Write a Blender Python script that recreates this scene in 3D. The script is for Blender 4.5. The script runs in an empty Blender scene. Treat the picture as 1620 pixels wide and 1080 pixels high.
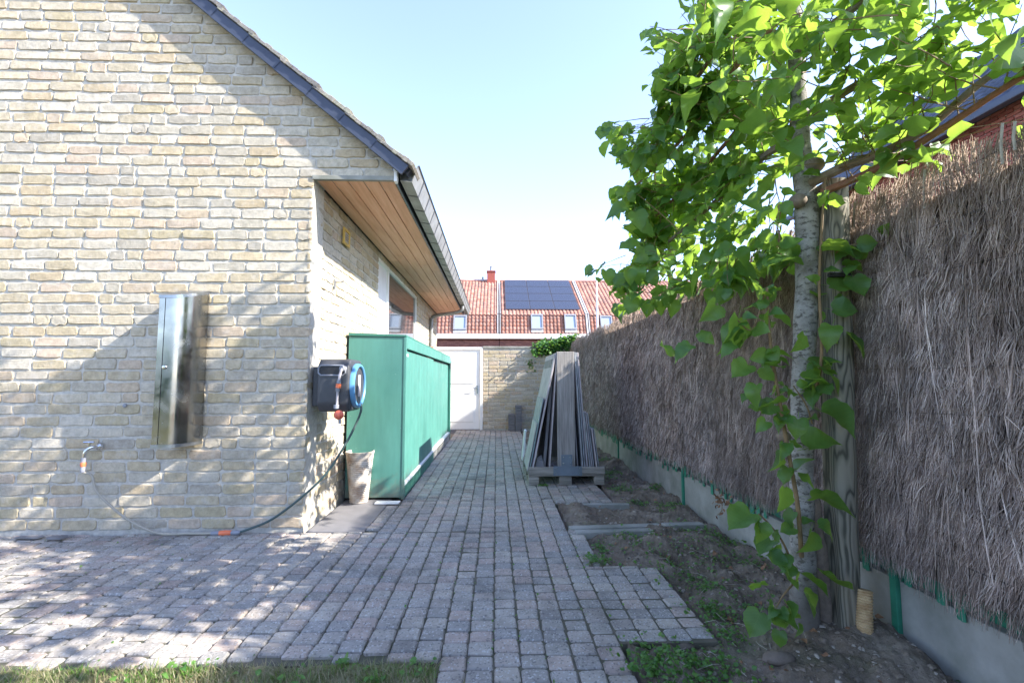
import bpy, bmesh, math, random
import numpy as np
from mathutils import Matrix, Vector
random.seed(7); RNG = np.random.default_rng(11)
SC = bpy.context.scene; COL = SC.collection

# ------------------------------------------------------------------ camera, sky, sun, exposure
F_PX, CAM_H = 760.0, 1.25
PITCH = math.atan(60 / F_PX); YAW = math.atan(25 / math.hypot(F_PX, 60))
cam = bpy.data.cameras.new('camera'); cam.sensor_fit = 'HORIZONTAL'; cam.sensor_width = 36
cam.lens = F_PX / 1620 * 36; cam.clip_start = 0.05; cam.clip_end = 3000
cam_o = bpy.data.objects.new('camera', cam); COL.objects.link(cam_o)
cam_o.location = (0, 0, CAM_H); cam_o.rotation_euler = (math.pi / 2 + PITCH, 0, -YAW); SC.camera = cam_o
SUN = Vector((1.0, -0.30, 0.70)).normalized()          # towards the sun
ELEV = math.asin(SUN.z); AZ = math.atan2(SUN.x, SUN.y)
world = bpy.data.worlds.new('World'); SC.world = world; world.use_nodes = True
wn = world.node_tree; sky = wn.nodes.new('ShaderNodeTexSky'); sky.sky_type = 'NISHITA'
sky.sun_disc = False; sky.sun_elevation = ELEV; sky.sun_rotation = AZ
sky.air_density = 1.0; sky.dust_density = 0.5; sky.ozone_density = 6.0
bg = wn.nodes['Background']; hs = wn.nodes.new('ShaderNodeHueSaturation'); hs.inputs['Saturation'].default_value = .85
wn.links.new(sky.outputs[0], hs.inputs['Color']); wt = wn.nodes.new('ShaderNodeMix'); wt.data_type = 'RGBA'; wt.blend_type = 'MULTIPLY'; wt.inputs[0].default_value = 1; wt.inputs[7].default_value = (1.03, .955, .985, 1)
wn.links.new(hs.outputs[0], wt.inputs[6]); wn.links.new(wt.outputs[2], bg.inputs[0]); bg.inputs[1].default_value = 0.15
sun = bpy.data.lights.new('sun', 'SUN'); sun.energy = 3.5; sun.angle = math.radians(0.53); sun.color = (1, .94, .85)
sun_o = bpy.data.objects.new('sun', sun); COL.objects.link(sun_o)
sun_o.rotation_euler = SUN.to_track_quat('Z', 'Y').to_euler(); sun_o.location = (10, -4, 12)
vs = SC.view_settings; vs.view_transform = 'Standard'; vs.look = 'None'; vs.gamma = 1; vs.use_curve_mapping = False
vs.exposure = 2.15

# ------------------------------------------------------------------ projecting pixels of the photograph, used to place things
_cp, _sp, _cw, _sw = math.cos(PITCH), math.sin(PITCH), math.cos(YAW), math.sin(YAW)
FW = np.array([_sw * _cp, _cw * _cp, _sp]); RT = np.array([_cw, -_sw, 0.]); UP = np.cross(RT, FW); CP = np.array([0, 0, CAM_H])
def ray(x, y): return FW * F_PX + RT * (x - 810) - UP * (y - 540)
def at_y(x, y, Y): d = ray(x, y); return CP + d * (Y / d[1])
def at_x(x, y, X): d = ray(x, y); return CP + d * (X / d[0])
def at_z(x, y, Z=0.): d = ray(x, y); return CP + d * ((Z - CAM_H) / d[2])
def proj(p):
    v = np.asarray(p) - CP; w = float(v @ FW)
    if w < 0.05: return (-9999., -9999., w)
    return (810 + F_PX * float(v @ RT) / w, 540 - F_PX * float(v @ UP) / w, w)
def in_frame(p, m=20):
    x, y, w = proj(p); return -m < x < 1620 + m and -m < y < 1080 + m

# ------------------------------------------------------------------ materials
def nd(nt, typ, **kw):
    n = nt.nodes.new(typ)
    for k, v in kw.items():
        if k.startswith('i_'): n.inputs[k[2:].replace('_', ' ')].default_value = v
        elif k.startswith('n_'): n.inputs[int(k[2:])].default_value = v
        else: setattr(n, k, v)
    return n
def ramp(nt, fac, stops, interp='LINEAR'):
    r = nd(nt, 'ShaderNodeValToRGB'); e = r.color_ramp; e.interpolation = interp
    while len(e.elements) < len(stops): e.elements.new(0.5)
    for el, (p, c) in zip(e.elements, stops):
        el.position = p; el.color = (c, c, c, 1) if isinstance(c, (int, float)) else (*c, 1)
    nt.links.new(fac, r.inputs[0]); return r.outputs[0]
def noise(nt, scale, detail=4, rough=.55, vec=None, stretch=None):
    if vec is None: vec = nd(nt, 'ShaderNodeNewGeometry').outputs['Position']
    if stretch:
        m = nd(nt, 'ShaderNodeMapping'); m.inputs['Scale'].default_value = stretch
        nt.links.new(vec, m.inputs['Vector']); vec = m.outputs[0]
    n = nd(nt, 'ShaderNodeTexNoise'); n.inputs['Scale'].default_value = scale
    n.inputs['Detail'].default_value = detail; n.inputs['Roughness'].default_value = rough
    nt.links.new(vec, n.inputs['Vector']); return n.outputs['Fac']
def mix(nt, a, b, fac, blend='MIX'):
    m = nd(nt, 'ShaderNodeMix', data_type='RGBA', blend_type=blend)
    for s, v in ((m.inputs[0], fac), (m.inputs[6], a), (m.inputs[7], b)):
        if isinstance(v, bpy.types.NodeSocket): nt.links.new(v, s)
        elif isinstance(v, (int, float)): s.default_value = v
        else: s.default_value = (*v, 1)
    return m.outputs[2]
def math2(nt, op, a, b=0.5):
    m = nd(nt, 'ShaderNodeMath', operation=op)
    for s, v in ((m.inputs[0], a), (m.inputs[1], b)):
        if isinstance(v, bpy.types.NodeSocket): nt.links.new(v, s)
        else: s.default_value = v
    return m.outputs[0]
def piece_random(nt):
    o = nd(nt, 'ShaderNodeObjectInfo').outputs['Random']; g = nd(nt, 'ShaderNodeNewGeometry').outputs['Random Per Island']
    return math2(nt, 'FRACT', math2(nt, 'ADD', o, g), 0)
def start(name):
    m = bpy.data.materials.new(name); m.use_nodes = True; nt = m.node_tree
    return m, nt, nt.nodes['Principled BSDF']
def bump(nt, b, h, strength=.5, dist=.004, prev=None):
    n = nd(nt, 'ShaderNodeBump'); n.inputs['Strength'].default_value = strength; n.inputs['Distance'].default_value = dist
    nt.links.new(h, n.inputs['Height'])
    if prev is not None: nt.links.new(prev, n.inputs['Normal'])
    nt.links.new(n.outputs[0], b.inputs['Normal']); return n.outputs[0]
def simple(name, col, rough=.6, metal=0., scale=12, amt=.18, bmp=.15, bdist=.002, stretch=None, dark=None):
    """one colour, mottled by two noises, with fine relief"""
    m, nt, b = start(name)
    n = noise(nt, scale, 5, .6, stretch=stretch)
    c2 = dark if dark else tuple(c * (1 - amt) for c in col)
    c = ramp(nt, n, [(.3, c2), (.68, tuple(min(1, c * (1 + amt * .5)) for c in col))])
    nt.links.new(c, b.inputs['Base Color'])
    nt.links.new(ramp(nt, noise(nt, scale * 2.3, 3), [(.3, max(0, rough - .1)), (.7, min(1, rough + .12))]), b.inputs['Roughness'])
    b.inputs['Metallic'].default_value = metal
    if bmp: bump(nt, b, noise(nt, scale * 6, 5, .7, stretch=stretch), bmp, bdist)
    return m
def pieces(name, palette, rough=.9, scale=18, lo=.72, hi=1.12, bscale=90, bmp=.6, bdist=.004, spots=None):
    """a colour picked per piece, worn by noise"""
    m, nt, b = start(name)
    k = len(palette)
    c = ramp(nt, piece_random(nt), [(i / k, p) for i, p in enumerate(palette)], 'CONSTANT')
    n = ramp(nt, noise(nt, scale, 6, .65), [(.25, lo), (.7, hi)])
    c = mix(nt, c, n, 1.0, 'MULTIPLY')
    if spots: c = mix(nt, c, (.50, .475, .43), ramp(nt, noise(nt, 9, 6, .75), [(.5, .0), (.72, .5)]))
    if spots: c = mix(nt, c, spots[0], ramp(nt, noise(nt, spots[1], 3, .6), [(spots[2], 0.), (spots[2] + .06, spots[3])]))
    nt.links.new(c, b.inputs['Base Color']); b.inputs['Roughness'].default_value = rough; b.inputs['Specular IOR Level'].default_value = .25
    bump(nt, b, noise(nt, bscale, 6, .7), bmp, bdist)
    return m
M = {}
M['brick'] = pieces('yellow brick', [(0.445, 0.374, 0.255), (0.477, 0.408, 0.292), (0.426, 0.377, 0.292), (0.516, 0.461, 0.365), (0.452, 0.365, 0.241), (0.470, 0.402, 0.287), (0.394, 0.352, 0.281),
                    (0.490, 0.415, 0.292), (0.477, 0.384, 0.274), (0.432, 0.365, 0.238), (0.529, 0.476, 0.381), (0.470, 0.390, 0.259), (0.464, 0.415, 0.325), (0.484, 0.390, 0.292), (0.502, 0.439, 0.330)], scale=26, lo=.66, bscale=55, bmp=.9, bdist=.006, spots=((.21, .19, .165), 60, .64, .6))
M['mortar'] = simple('lime mortar', (.52, .49, .43), .95, scale=30, amt=.25, bmp=.9, bdist=.006)
M['paver'] = pieces('concrete paver', [(.315, .29, .255), (.35, .31, .27), (.365, .305, .26), (.285, .27, .25), (.345, .315, .275), (.32, .285, .25), (.375, .335, .285), (.32, .295, .265), (.36, .295, .255), (.27, .25, .225)],
                    scale=9, lo=.78, hi=1.15, bscale=260, bmp=.8, bdist=.003)
def aggregate(m):       # pale grit showing in the worn concrete
    nt = m.node_tree; b = nt.nodes['Principled BSDF']; src = b.inputs['Base Color'].links[0].from_socket
    v = nd(nt, 'ShaderNodeTexVoronoi'); v.inputs['Scale'].default_value = 125
    nt.links.new(nd(nt, 'ShaderNodeNewGeometry').outputs['Position'], v.inputs['Vector'])
    f = ramp(nt, v.outputs['Color'], [(.74, 0.), (.88, .75)]); dk = ramp(nt, v.outputs['Color'], [(.12, .6), (.26, 0.)])
    c = mix(nt, src, (.48, .47, .45), f); c = mix(nt, c, (.09, .09, .09), dk)
    lich = ramp(nt, noise(nt, 5, 5, .65), [(.60, 0.), (.74, .35)])
    c = mix(nt, c, (.27, .26, .21), lich)
    c = mix(nt, c, ramp(nt, noise(nt, 1.4, 6, .7), [(.32, .62), (.5, 1.), (.7, 1.12)]), 1, 'MULTIPLY'); nt.links.new(c, b.inputs['Base Color'])
aggregate(M['paver'])
M['joint'] = simple('mossy joint sand', (.105, .092, .07), .95, scale=7, amt=.4, bmp=.8, dark=(.05, .055, .03))
M['soil'] = None
def soil():
    m, nt, b = start('garden soil')
    c = ramp(nt, noise(nt, 3.2, 8, .7), [(.3, (.085, .068, .052)), (.5, (.195, .16, .125)), (.72, (.34, .295, .24))])
    g = ramp(nt, noise(nt, 1.3, 6, .7), [(.52, 0.), (.68, .6)])
    c = mix(nt, c, (.055, .075, .028), g)
    c = mix(nt, c, (.30, .28, .25), ramp(nt, noise(nt, 60, 3, .6), [(.68, 0.), (.76, .6)]))
    nt.links.new(c, b.inputs['Base Color']); b.inputs['Roughness'].default_value = 1; b.inputs['Specular IOR Level'].default_value = .1
    bump(nt, b, noise(nt, 45, 8, .75), 1, .015); return m
M['soil'] = soil()
M['slate'] = simple('dark blue verge tile', (.045, .054, .082), .38, scale=5, amt=.15, bmp=.05)
M['rooftile'] = pieces('weathered roof tile', [(.20, .19, .17), (.24, .22, .19), (.17, .16, .15), (.26, .25, .20)], scale=30, lo=.6, hi=1.3)
M['soffit'] = None
def plank(name, c1, c2, c3, stretch, scale=5, rough=.55, bmp=.2):
    m, nt, b = start(name)
    g = noise(nt, scale, 6, .6, stretch=stretch)
    c = ramp(nt, g, [(.28, c1), (.5, c2), (.75, c3)])
    r = ramp(nt, piece_random(nt), [(0, .86), (1, 1.1)]); c = mix(nt, c, r, 1, 'MULTIPLY')
    nt.links.new(c, b.inputs['Base Color']); b.inputs['Roughness'].default_value = rough
    bump(nt, b, noise(nt, scale * 3, 6, .6, stretch=stretch), bmp, .003); return m
M['soffit'] = plank('orange stained soffit wood', (.52, .245, .125), (.64, .33, .19), (.72, .42, .27), (6, .35, 6))
M['greywood'] = plank('weathered grey wood', (.16, .148, .14), (.28, .262, .245), (.40, .38, .355), (14, 14, .8), 4, .85, .7)
M['palletwood'] = plank('weathered pallet wood', (.16, .145, .125), (.28, .26, .225), (.40, .37, .33), (1, 12, 14), 4, .85, .6)
def postwood():
    m, nt, b = start('tanalised post wood')
    pos = nd(nt, 'ShaderNodeNewGeometry').outputs['Position']
    warp = noise(nt, 2.2, 3, .5, stretch=(2, 2, .7))
    x = math2(nt, 'ADD', math2(nt, 'MULTIPLY', warp, 2.2), 0)
    mp = nd(nt, 'ShaderNodeMapping'); mp.inputs['Scale'].default_value = (9, 9, .45); nt.links.new(pos, mp.inputs[0])
    w = nd(nt, 'ShaderNodeTexNoise'); w.inputs['Scale'].default_value = 1.0; w.inputs['Detail'].default_value = 1; nt.links.new(mp.outputs[0], w.inputs['Vector'])
    s = math2(nt, 'SINE', math2(nt, 'MULTIPLY', math2(nt, 'ADD', w.outputs['Fac'], math2(nt, 'MULTIPLY', warp, .55)), 95), 0)
    c = ramp(nt, math2(nt, 'ADD', math2(nt, 'MULTIPLY', s, .5), .5), [(.0, (.06, .057, .042)), (.22, (.14, .133, .10)), (.8, (.215, .195, .15))])
    c = mix(nt, c, (.36, .29, .19), ramp(nt, noise(nt, 3, 4, .6, stretch=(3, 3, .5)), [(.55, 0.), (.7, .6)]))
    nt.links.new(c, b.inputs['Base Color']); b.inputs['Roughness'].default_value = .85
    bump(nt, b, s, .4, .002); return m
M['post'] = postwood()
M['zinc'] = simple('dull zinc', (.25, .255, .25), .55, .4, 6, .25, .1)
M['white'] = simple('white paint', (.80, .80, .79), .45, scale=4, amt=.05, bmp=.04)
M['offwhite'] = simple('off white plastic', (.72, .72, .74), .45, scale=6, amt=.08, bmp=.04)
M['concrete'] = simple('pale concrete', (.29, .285, .26), .92, scale=3.5, amt=.3, bmp=.5, bdist=.004, dark=(.17, .175, .145))
M['greyslab'] = simple('smooth grey slab', (.17, .165, .17), .8, scale=5, amt=.2, bmp=.3)
M['green'] = None
def green():
    m, nt, b = start('sea green painted sheet')
    c = ramp(nt, noise(nt, 1.6, 4, .6), [(.3, (.062, .205, .172)), (.7, (.082, .252, .21))])
    sp = ramp(nt, noise(nt, 48, 3, .5), [(.745, 0.), (.78, .7)]); c = mix(nt, c, (.45, .62, .52), sp)
    sz = nd(nt, 'ShaderNodeSeparateXYZ'); nt.links.new(nd(nt, 'ShaderNodeNewGeometry').outputs['Position'], sz.inputs[0])
    drt = ramp(nt, math2(nt, 'ADD', sz.outputs[2], math2(nt, 'MULTIPLY', noise(nt, 11, 6, .75), .75)), [(.36, .75), (.62, 0.)])
    c = mix(nt, c, (.15, .15, .12), drt)
    c = mix(nt, c, ramp(nt, noise(nt, 7, 5, .7, stretch=(1, 1, .12)), [(.35, .85), (.65, 1.08)]), 1, 'MULTIPLY')
    nt.links.new(c, b.inputs['Base Color'])
    nt.links.new(ramp(nt, noise(nt, 5, 3), [(.3, .38), (.7, .55)]), b.inputs['Roughness'])
    bump(nt, b, noise(nt, 2.5, 3), .12, .01); return m
M['green'] = green()
M['darkgreen'] = simple('dark green paint', (.04, .17, .125), .5, scale=5, amt=.15, bmp=.08)
M['fencegreen'] = simple('green plastic strip', (.03, .21, .13), .5, scale=9, amt=.25, bmp=.1)
M['steel'] = simple('polished stainless steel', (.37, .36, .335), .2, 1., 3, .04, .03, .001)
M['steeltrim'] = simple('brushed aluminium trim', (.36, .38, .40), .35, 1., 8, .1, .05)
M['chrome'] = simple('chrome', (.7, .71, .74), .15, 1., 8, .05, 0)
M['black'] = simple('black rubber', (.02, .02, .022), .6, scale=20, amt=.2, bmp=.05)
M['casing'] = simple('charcoal plastic', (.05, .053, .06), .48, scale=30, amt=.1, bmp=.08)
M['casing2'] = simple('mid grey plastic', (.23, .24, .27), .5, scale=30, amt=.1, bmp=.05)
M['blue'] = simple('light blue plastic ring', (.10, .27, .48), .35, scale=10, amt=.08, bmp=0)
M['orange'] = simple('orange plastic', (.72, .17, .07), .45, scale=14, amt=.12, bmp=0)
M['red'] = simple('faded red plastic', (.62, .13, .075), .5, scale=14, amt=.12, bmp=0)
M['hose_old'] = simple('beige grey hose', (.34, .31, .25), .6, scale=30, amt=.15, bmp=.1)
M['hose_new'] = simple('teal grey hose', (.045, .08, .075), .45, scale=30, amt=.15, bmp=.1)
M['cream'] = simple('stained cream plastic', (.50, .48, .435), .6, scale=9, amt=.3, bmp=.1, dark=(.27, .19, .13))
M['yellowpipe'] = simple('sandy yellow pipe plastic', (.52, .38, .21), .65, scale=25, amt=.25, bmp=.1, dark=(.36, .22, .10))
M['yellow'] = simple('yellow vent', (.62, .42, .10), .6, scale=25, amt=.2, bmp=.1)
M['terracotta'] = simple('terracotta', (.42, .17, .10), .85, scale=12, amt=.25, bmp=.2)
M['bluegrey'] = simple('blue grey sheet metal', (.17, .21, .25), .5, .3, 6, .2, .08)
M['sheet'] = simple('grey fibre board', (.42, .385, .395), .7, scale=6, amt=.25, bmp=.15)
M['sheetdark'] = simple('dark grey board', (.19, .185, .19), .7, scale=6, amt=.3, bmp=.15)
M['sheetworn'] = simple('worn speckled board', (.30, .32, .34), .8, scale=40, amt=.5, bmp=.4, stretch=(1, 1, .25))
M['redtile'] = pieces('orange red pantile', [(.35, .155, .11), (.39, .18, .13), (.32, .14, .10), (.43, .21, .155), (.36, .17, .125), (.29, .15, .12), (.38, .20, .15)], scale=1.6, lo=.62, hi=1.15, bscale=40, bmp=.2, spots=((.24, .20, .17), 5, .6, .5))
M['bluetile'] = pieces('dark slate pantile', [(.07, .08, .11), (.09, .10, .135), (.06, .07, .10)], rough=.5, scale=3, lo=.8, hi=1.15, bscale=40, bmp=.2)
M['redbrick'] = pieces('dark red brick', [(.30, .085, .065), (.34, .11, .08), (.26, .075, .06), (.37, .13, .095)], scale=14)
M['brownbrick'] = pieces('brown red brick', [(.22, .10, .08), (.27, .13, .10), (.19, .09, .075)], scale=14)
M['solar'] = simple('solar cell', (.035, .042, .065), .25, scale=8, amt=.1, bmp=0)
M['solarframe'] = simple('solar frame', (.12, .125, .15), .4, .5, 8, .05, 0)
M['lead'] = simple('pale lead flashing', (.36, .36, .36), .7, scale=8, amt=.2, bmp=.1)
M['winframe'] = simple('grey window frame', (.23, .24, .26), .5, scale=8, amt=.1, bmp=0)
def glass(name, col, rough=.03):
    m, nt, b = start(name); b.inputs['Base Color'].default_value = (*col, 1); b.inputs['Roughness'].default_value = rough
    b.inputs['IOR'].default_value = 1.8; b.inputs['Specular IOR Level'].default_value = .9
    bump(nt, b, noise(nt, 1.2, 2), .02, .01); return m
M['glass'] = glass('window glass', (.04, .045, .05)); M['skyglass'] = glass('skylight glass', (.28, .33, .38))
def bark():
    m, nt, b = start('pale birch like bark')
    c = ramp(nt, noise(nt, 9, 6, .65), [(.3, (.16, .145, .125)), (.52, (.30, .285, .26)), (.75, (.42, .41, .385))])
    mk = ramp(nt, noise(nt, 26, 5, .7, stretch=(1, 1, 1.9)), [(.52, 0.), (.60, .88)])
    c = mix(nt, c, (.07, .062, .05), mk)
    c = mix(nt, c, (.10, .095, .07), ramp(nt, noise(nt, 5.5, 7, .75, stretch=(1, 1, .7)), [(.5, 0.), (.62, .7)]))
    sep = nd(nt, 'ShaderNodeSeparateXYZ'); nt.links.new(nd(nt, 'ShaderNodeNewGeometry').outputs['Position'], sep.inputs[0])
    low = ramp(nt, math2(nt, 'ADD', sep.outputs[2], math2(nt, 'MULTIPLY', noise(nt, 8, 4), .3)), [(.28, .9), (.62, 0.)])
    c = mix(nt, c, (.13, .115, .095), low)
    nt.links.new(c, b.inputs['Base Color']); b.inputs['Roughness'].default_value = .9
    bump(nt, b, noise(nt, 60, 6, .7), .7, .006); return m
M['bark'] = bark()
M['branch'] = simple('grey brown branch bark', (.21, .165, .125), .85, scale=22, amt=.4, bmp=.5, bdist=.004)
M['redbranch'] = simple('red brown young bark', (.24, .105, .06), .7, scale=22, amt=.3, bmp=.3)
M['twig'] = simple('green brown shoot', (.20, .13, .06), .7, scale=22, amt=.3, bmp=.1)
def leafmat(name, pal, trans, tf=.45):
    m, nt, b = start(name)
    k = len(pal); c = ramp(nt, piece_random(nt), [(i / (k - 1), p) for i, p in enumerate(pal)])
    uv = nd(nt, 'ShaderNodeUVMap'); sp = nd(nt, 'ShaderNodeSeparateXYZ'); nt.links.new(uv.outputs[0], sp.inputs[0])
    ax = math2(nt, 'ABSOLUTE', sp.outputs[0], 0)
    ph = math2(nt, 'SUBTRACT', sp.outputs[1], math2(nt, 'MULTIPLY', ax, .75))
    pp = math2(nt, 'PINGPONG', ph, .075)
    vein = math2(nt, 'MAXIMUM', ramp(nt, pp, [(0, 1.), (.012, 0.)]), ramp(nt, ax, [(0, 1.), (.016, 0.)]))
    c = mix(nt, c, (.19, .30, .08), math2(nt, 'MULTIPLY', vein, .45))
    c = mix(nt, c, ramp(nt, noise(nt, 30, 4), [(.3, .8), (.7, 1.15)]), 1, 'MULTIPLY')
    nt.links.new(c, b.inputs['Base Color']); b.inputs['Roughness'].default_value = .36; b.inputs['Specular IOR Level'].default_value = .45
    bump(nt, b, vein, -.25, .004)
    t = nd(nt, 'ShaderNodeBsdfTranslucent'); t2 = mix(nt, trans, c, .12); nt.links.new(t2, t.inputs[0])
    mx = nd(nt, 'ShaderNodeMixShader'); mx.inputs[0].default_value = tf
    nt.links.new(b.outputs[0], mx.inputs[1]); nt.links.new(t.outputs[0], mx.inputs[2])
    nt.links.new(mx.outputs[0], nt.nodes['Material Output'].inputs[0]); return m
M['leaf'] = leafmat('lime leaf', [(.05, .13, .04), (.075, .175, .04), (.06, .15, .05), (.11, .22, .04), (.05, .13, .055)], (.36, .56, .06), .52)
M['weed'] = leafmat('weed leaf', [(.05, .14, .03), (.08, .19, .035), (.11, .22, .05)], (.22, .40, .05), .35)
M['ivy'] = leafmat('ivy leaf', [(.03, .11, .025), (.06, .17, .04), (.11, .22, .05)], (.2, .38, .05), .35)
M['grass'] = leafmat('meadow grass', [(.34, .28, .17), (.28, .24, .13), (.16, .17, .07), (.09, .17, .035), (.36, .31, .21), (.22, .20, .11)], (.3, .32, .1), .3)
M['dryleaf'] = simple('dry brown leaf', (.24, .125, .065), .8, scale=20, amt=.4, bmp=.2)
def brush():
    m, nt, b = start('brushwood twig')
    r = piece_random(nt)
    c = ramp(nt, r, [(0, (.20, .165, .14)), (.3, (.36, .31, .275)), (.6, (.49, .44, .405)), (.85, (.58, .54, .505)), (1, (.70, .67, .63))])
    c = mix(nt, c, ramp(nt, noise(nt, 1.1, 4, .6), [(.3, (.80, .74, .70)), (.7, (1.15, 1.15, 1.2))]), 1, 'MULTIPLY')
    sep = nd(nt, 'ShaderNodeSeparateXYZ'); nt.links.new(nd(nt, 'ShaderNodeNewGeometry').outputs['Position'], sep.inputs[0])
    top = ramp(nt, math2(nt, 'DIVIDE', sep.outputs[2], 2.4), [(.72, 0.), (.92, .55)])     # fresher brown bark near the top
    c = mix(nt, c, (.27, .19, .10), top)
    c = mix(nt, c, ramp(nt, noise(nt, 9, 4, .65, stretch=(1, 1, .6)), [(.28, .45), (.7, 1.25)]), 1, 'MULTIPLY')
    c = mix(nt, c, (1.12, 1.03, .96), 1, 'MULTIPLY')
    nt.links.new(c, b.inputs['Base Color']); b.inputs['Roughness'].default_value = .9; return m
M['brush'] = brush()
M['brushback'] = simple('packed twigs', (.16, .135, .115), .95, scale=30, amt=.5, bmp=.9, bdist=.01, stretch=(6, 6, .5))
M['stone'] = pieces('grey clod and stone', [(.16, .13, .105), (.20, .165, .13), (.31, .275, .235), (.12, .10, .08), (.17, .14, .11)], scale=30)

# ------------------------------------------------------------------ object helpers
def tag(o, label=None, cat=None, group=None, kind=None):
    if label: o['label'] = label
    if cat: o['category'] = cat
    if group: o['group'] = group
    if kind: o['kind'] = kind
    return o
def attach(o, parent):
    if parent is not None:
        o.parent = parent; o.matrix_parent_inverse = parent_matrix(parent).inverted()
def parent_matrix(p):
    m = Matrix.LocRotScale(p.location, p.rotation_euler, p.scale)
    if p.parent is not None: m = parent_matrix(p.parent) @ p.matrix_parent_inverse @ m
    return m
def thing(name, loc, label, cat, group=None):
    o = bpy.data.objects.new(name, None); COL.objects.link(o); o.location = loc; o.empty_display_size = .1
    return tag(o, label, cat, group)
def link_mesh(name, me, m, parent=None, mtx=None, kind=None):
    o = bpy.data.objects.new(name, me); COL.objects.link(o)
    if m is not None and not me.materials: me.materials.append(m)
    if mtx is not None: o.matrix_basis = mtx
    attach(o, parent)
    if kind: o['kind'] = kind
    return o
class MB:
    """collects shapes into one mesh"""
    def __init__(s): s.v = []; s.f = []
    def add(s, v, f):
        o = len(s.v); s.v += [tuple(map(float, p)) for p in v]; s.f += [tuple(i + o for i in q) for q in f]; return s
    def box(s, x0, y0, z0, x1, y1, z1, mtx=None):
        v = [(x, y, z) for z in (z0, z1) for y in (y0, y1) for x in (x0, x1)]
        if mtx is not None: v = [tuple(mtx @ Vector(p)) for p in v]
        return s.add(v, [(0, 2, 3, 1), (4, 5, 7, 6), (0, 1, 5, 4), (2, 6, 7, 3), (0, 4, 6, 2), (1, 3, 7, 5)])
    def prism(s, a, b):
        """a, b: matching outlines at the two ends"""
        n = len(a)
        return s.add(list(a) + list(b), [tuple(range(n))[::-1], tuple(range(n, 2 * n))] + [(i, (i + 1) % n, n + (i + 1) % n, n + i) for i in range(n)])
    def tube(s, pts, rad, n=8, caps=True):
        pts = [Vector(p) for p in pts]; k = len(pts)
        if not hasattr(rad, '__len__'): rad = [rad] * k
        prev = None; vs_ = []
        for i, p in enumerate(pts):
            t = (pts[min(i + 1, k - 1)] - pts[max(i - 1, 0)]).normalized()
            if prev is None: u = t.orthogonal().normalized()
            else: u = (prev - t * prev.dot(t)).normalized()
            prev = u; w = t.cross(u)
            vs_ += [p + (u * math.cos(2 * math.pi * j / n) + w * math.sin(2 * math.pi * j / n)) * rad[i] for j in range(n)]
        f = [(i * n + j, i * n + (j + 1) % n, (i + 1) * n + (j + 1) % n, (i + 1) * n + j) for i in range(k - 1) for j in range(n)]
        if caps: f += [tuple(range(n))[::-1], tuple((k - 1) * n + j for j in range(n))]
        return s.add(vs_, f)
    def lathe(s, prof, c, n=24, axis='Z', mtx=None):
        v = []
        for r, h in prof:
            for j in range(n):
                a = 2 * math.pi * j / n; x, y = r * math.cos(a), r * math.sin(a)
                p = {'Z': (x, y, h), 'X': (h, x, y), 'Y': (x, h, y)}[axis]
                v.append(p)
        if mtx is not None: v = [tuple(mtx @ Vector(p)) for p in v]
        v = [(p[0] + c[0], p[1] + c[1], p[2] + c[2]) for p in v]
        k = len(prof)
        f = [(i * n + j, i * n + (j + 1) % n, (i + 1) * n + (j + 1) % n, (i + 1) * n + j) for i in range(k - 1) for j in range(n)]
        return s.add(v, f)
    def mesh(s, name, bevel=0, smooth=False, seg=2):
        me = bpy.data.meshes.new(name); me.from_pydata(s.v, [], s.f)
        bm = bmesh.new(); bm.from_mesh(me)
        bmesh.ops.recalc_face_normals(bm, faces=bm.faces[:])
        if bevel:
            ed = [e for e in bm.edges if len(e.link_faces) == 2 and e.calc_face_angle(0) > .5]
            bmesh.ops.bevel(bm, geom=ed, offset=bevel, segments=seg, affect='EDGES', profile=.6, clamp_overlap=True)
        bm.to_mesh(me); bm.free()
        if smooth:
            for p in me.polygons: p.use_smooth = True
            try: me.set_sharp_from_angle(angle=math.radians(40))
            except Exception: pass
        return me
    def build(s, name, m, parent=None, bevel=0, smooth=False, kind=None, seg=2):
        return link_mesh(name, s.mesh(name, bevel, smooth, seg), m, parent, kind=kind)
def structure(o): o['kind'] = 'structure'; return o
def smooth_path(pts, n=6):
    """Catmull-Rom through the points"""
    P = [np.array(p, float) for p in pts]; P = [2 * P[0] - P[1]] + P + [2 * P[-1] - P[-2]]; out = []
    for i in range(1, len(P) - 2):
        for k in range(n):
            t = k / n; a, b, c, d = P[i - 1], P[i], P[i + 1], P[i + 2]
            out.append(.5 * (2 * b + (c - a) * t + (2 * a - 5 * b + 4 * c - d) * t * t + (3 * b - a - 3 * c + d) * t ** 3))
    out.append(P[-2]); return out
def raw_mesh(name, V, Fc, uv=None, smooth=False):
    """numpy verts (n,3) + faces (m,k) of one size"""
    me = bpy.data.meshes.new(name); V = np.asarray(V, np.float32); Fc = np.asarray(Fc, np.int32); k = Fc.shape[1]
    me.vertices.add(len(V)); me.vertices.foreach_set('co', V.ravel())
    me.loops.add(Fc.size); me.loops.foreach_set('vertex_index', Fc.ravel())
    me.polygons.add(len(Fc)); me.polygons.foreach_set('loop_start', np.arange(0, Fc.size, k, dtype=np.int32))
    if smooth: me.polygons.foreach_set('use_smooth', np.ones(len(Fc), bool))
    if uv is not None:
        l = me.uv_layers.new(name='UVMap'); l.data.foreach_set('uv', np.asarray(uv, np.float32)[Fc.ravel()].ravel())
    me.update(calc_edges=True); return me

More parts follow.
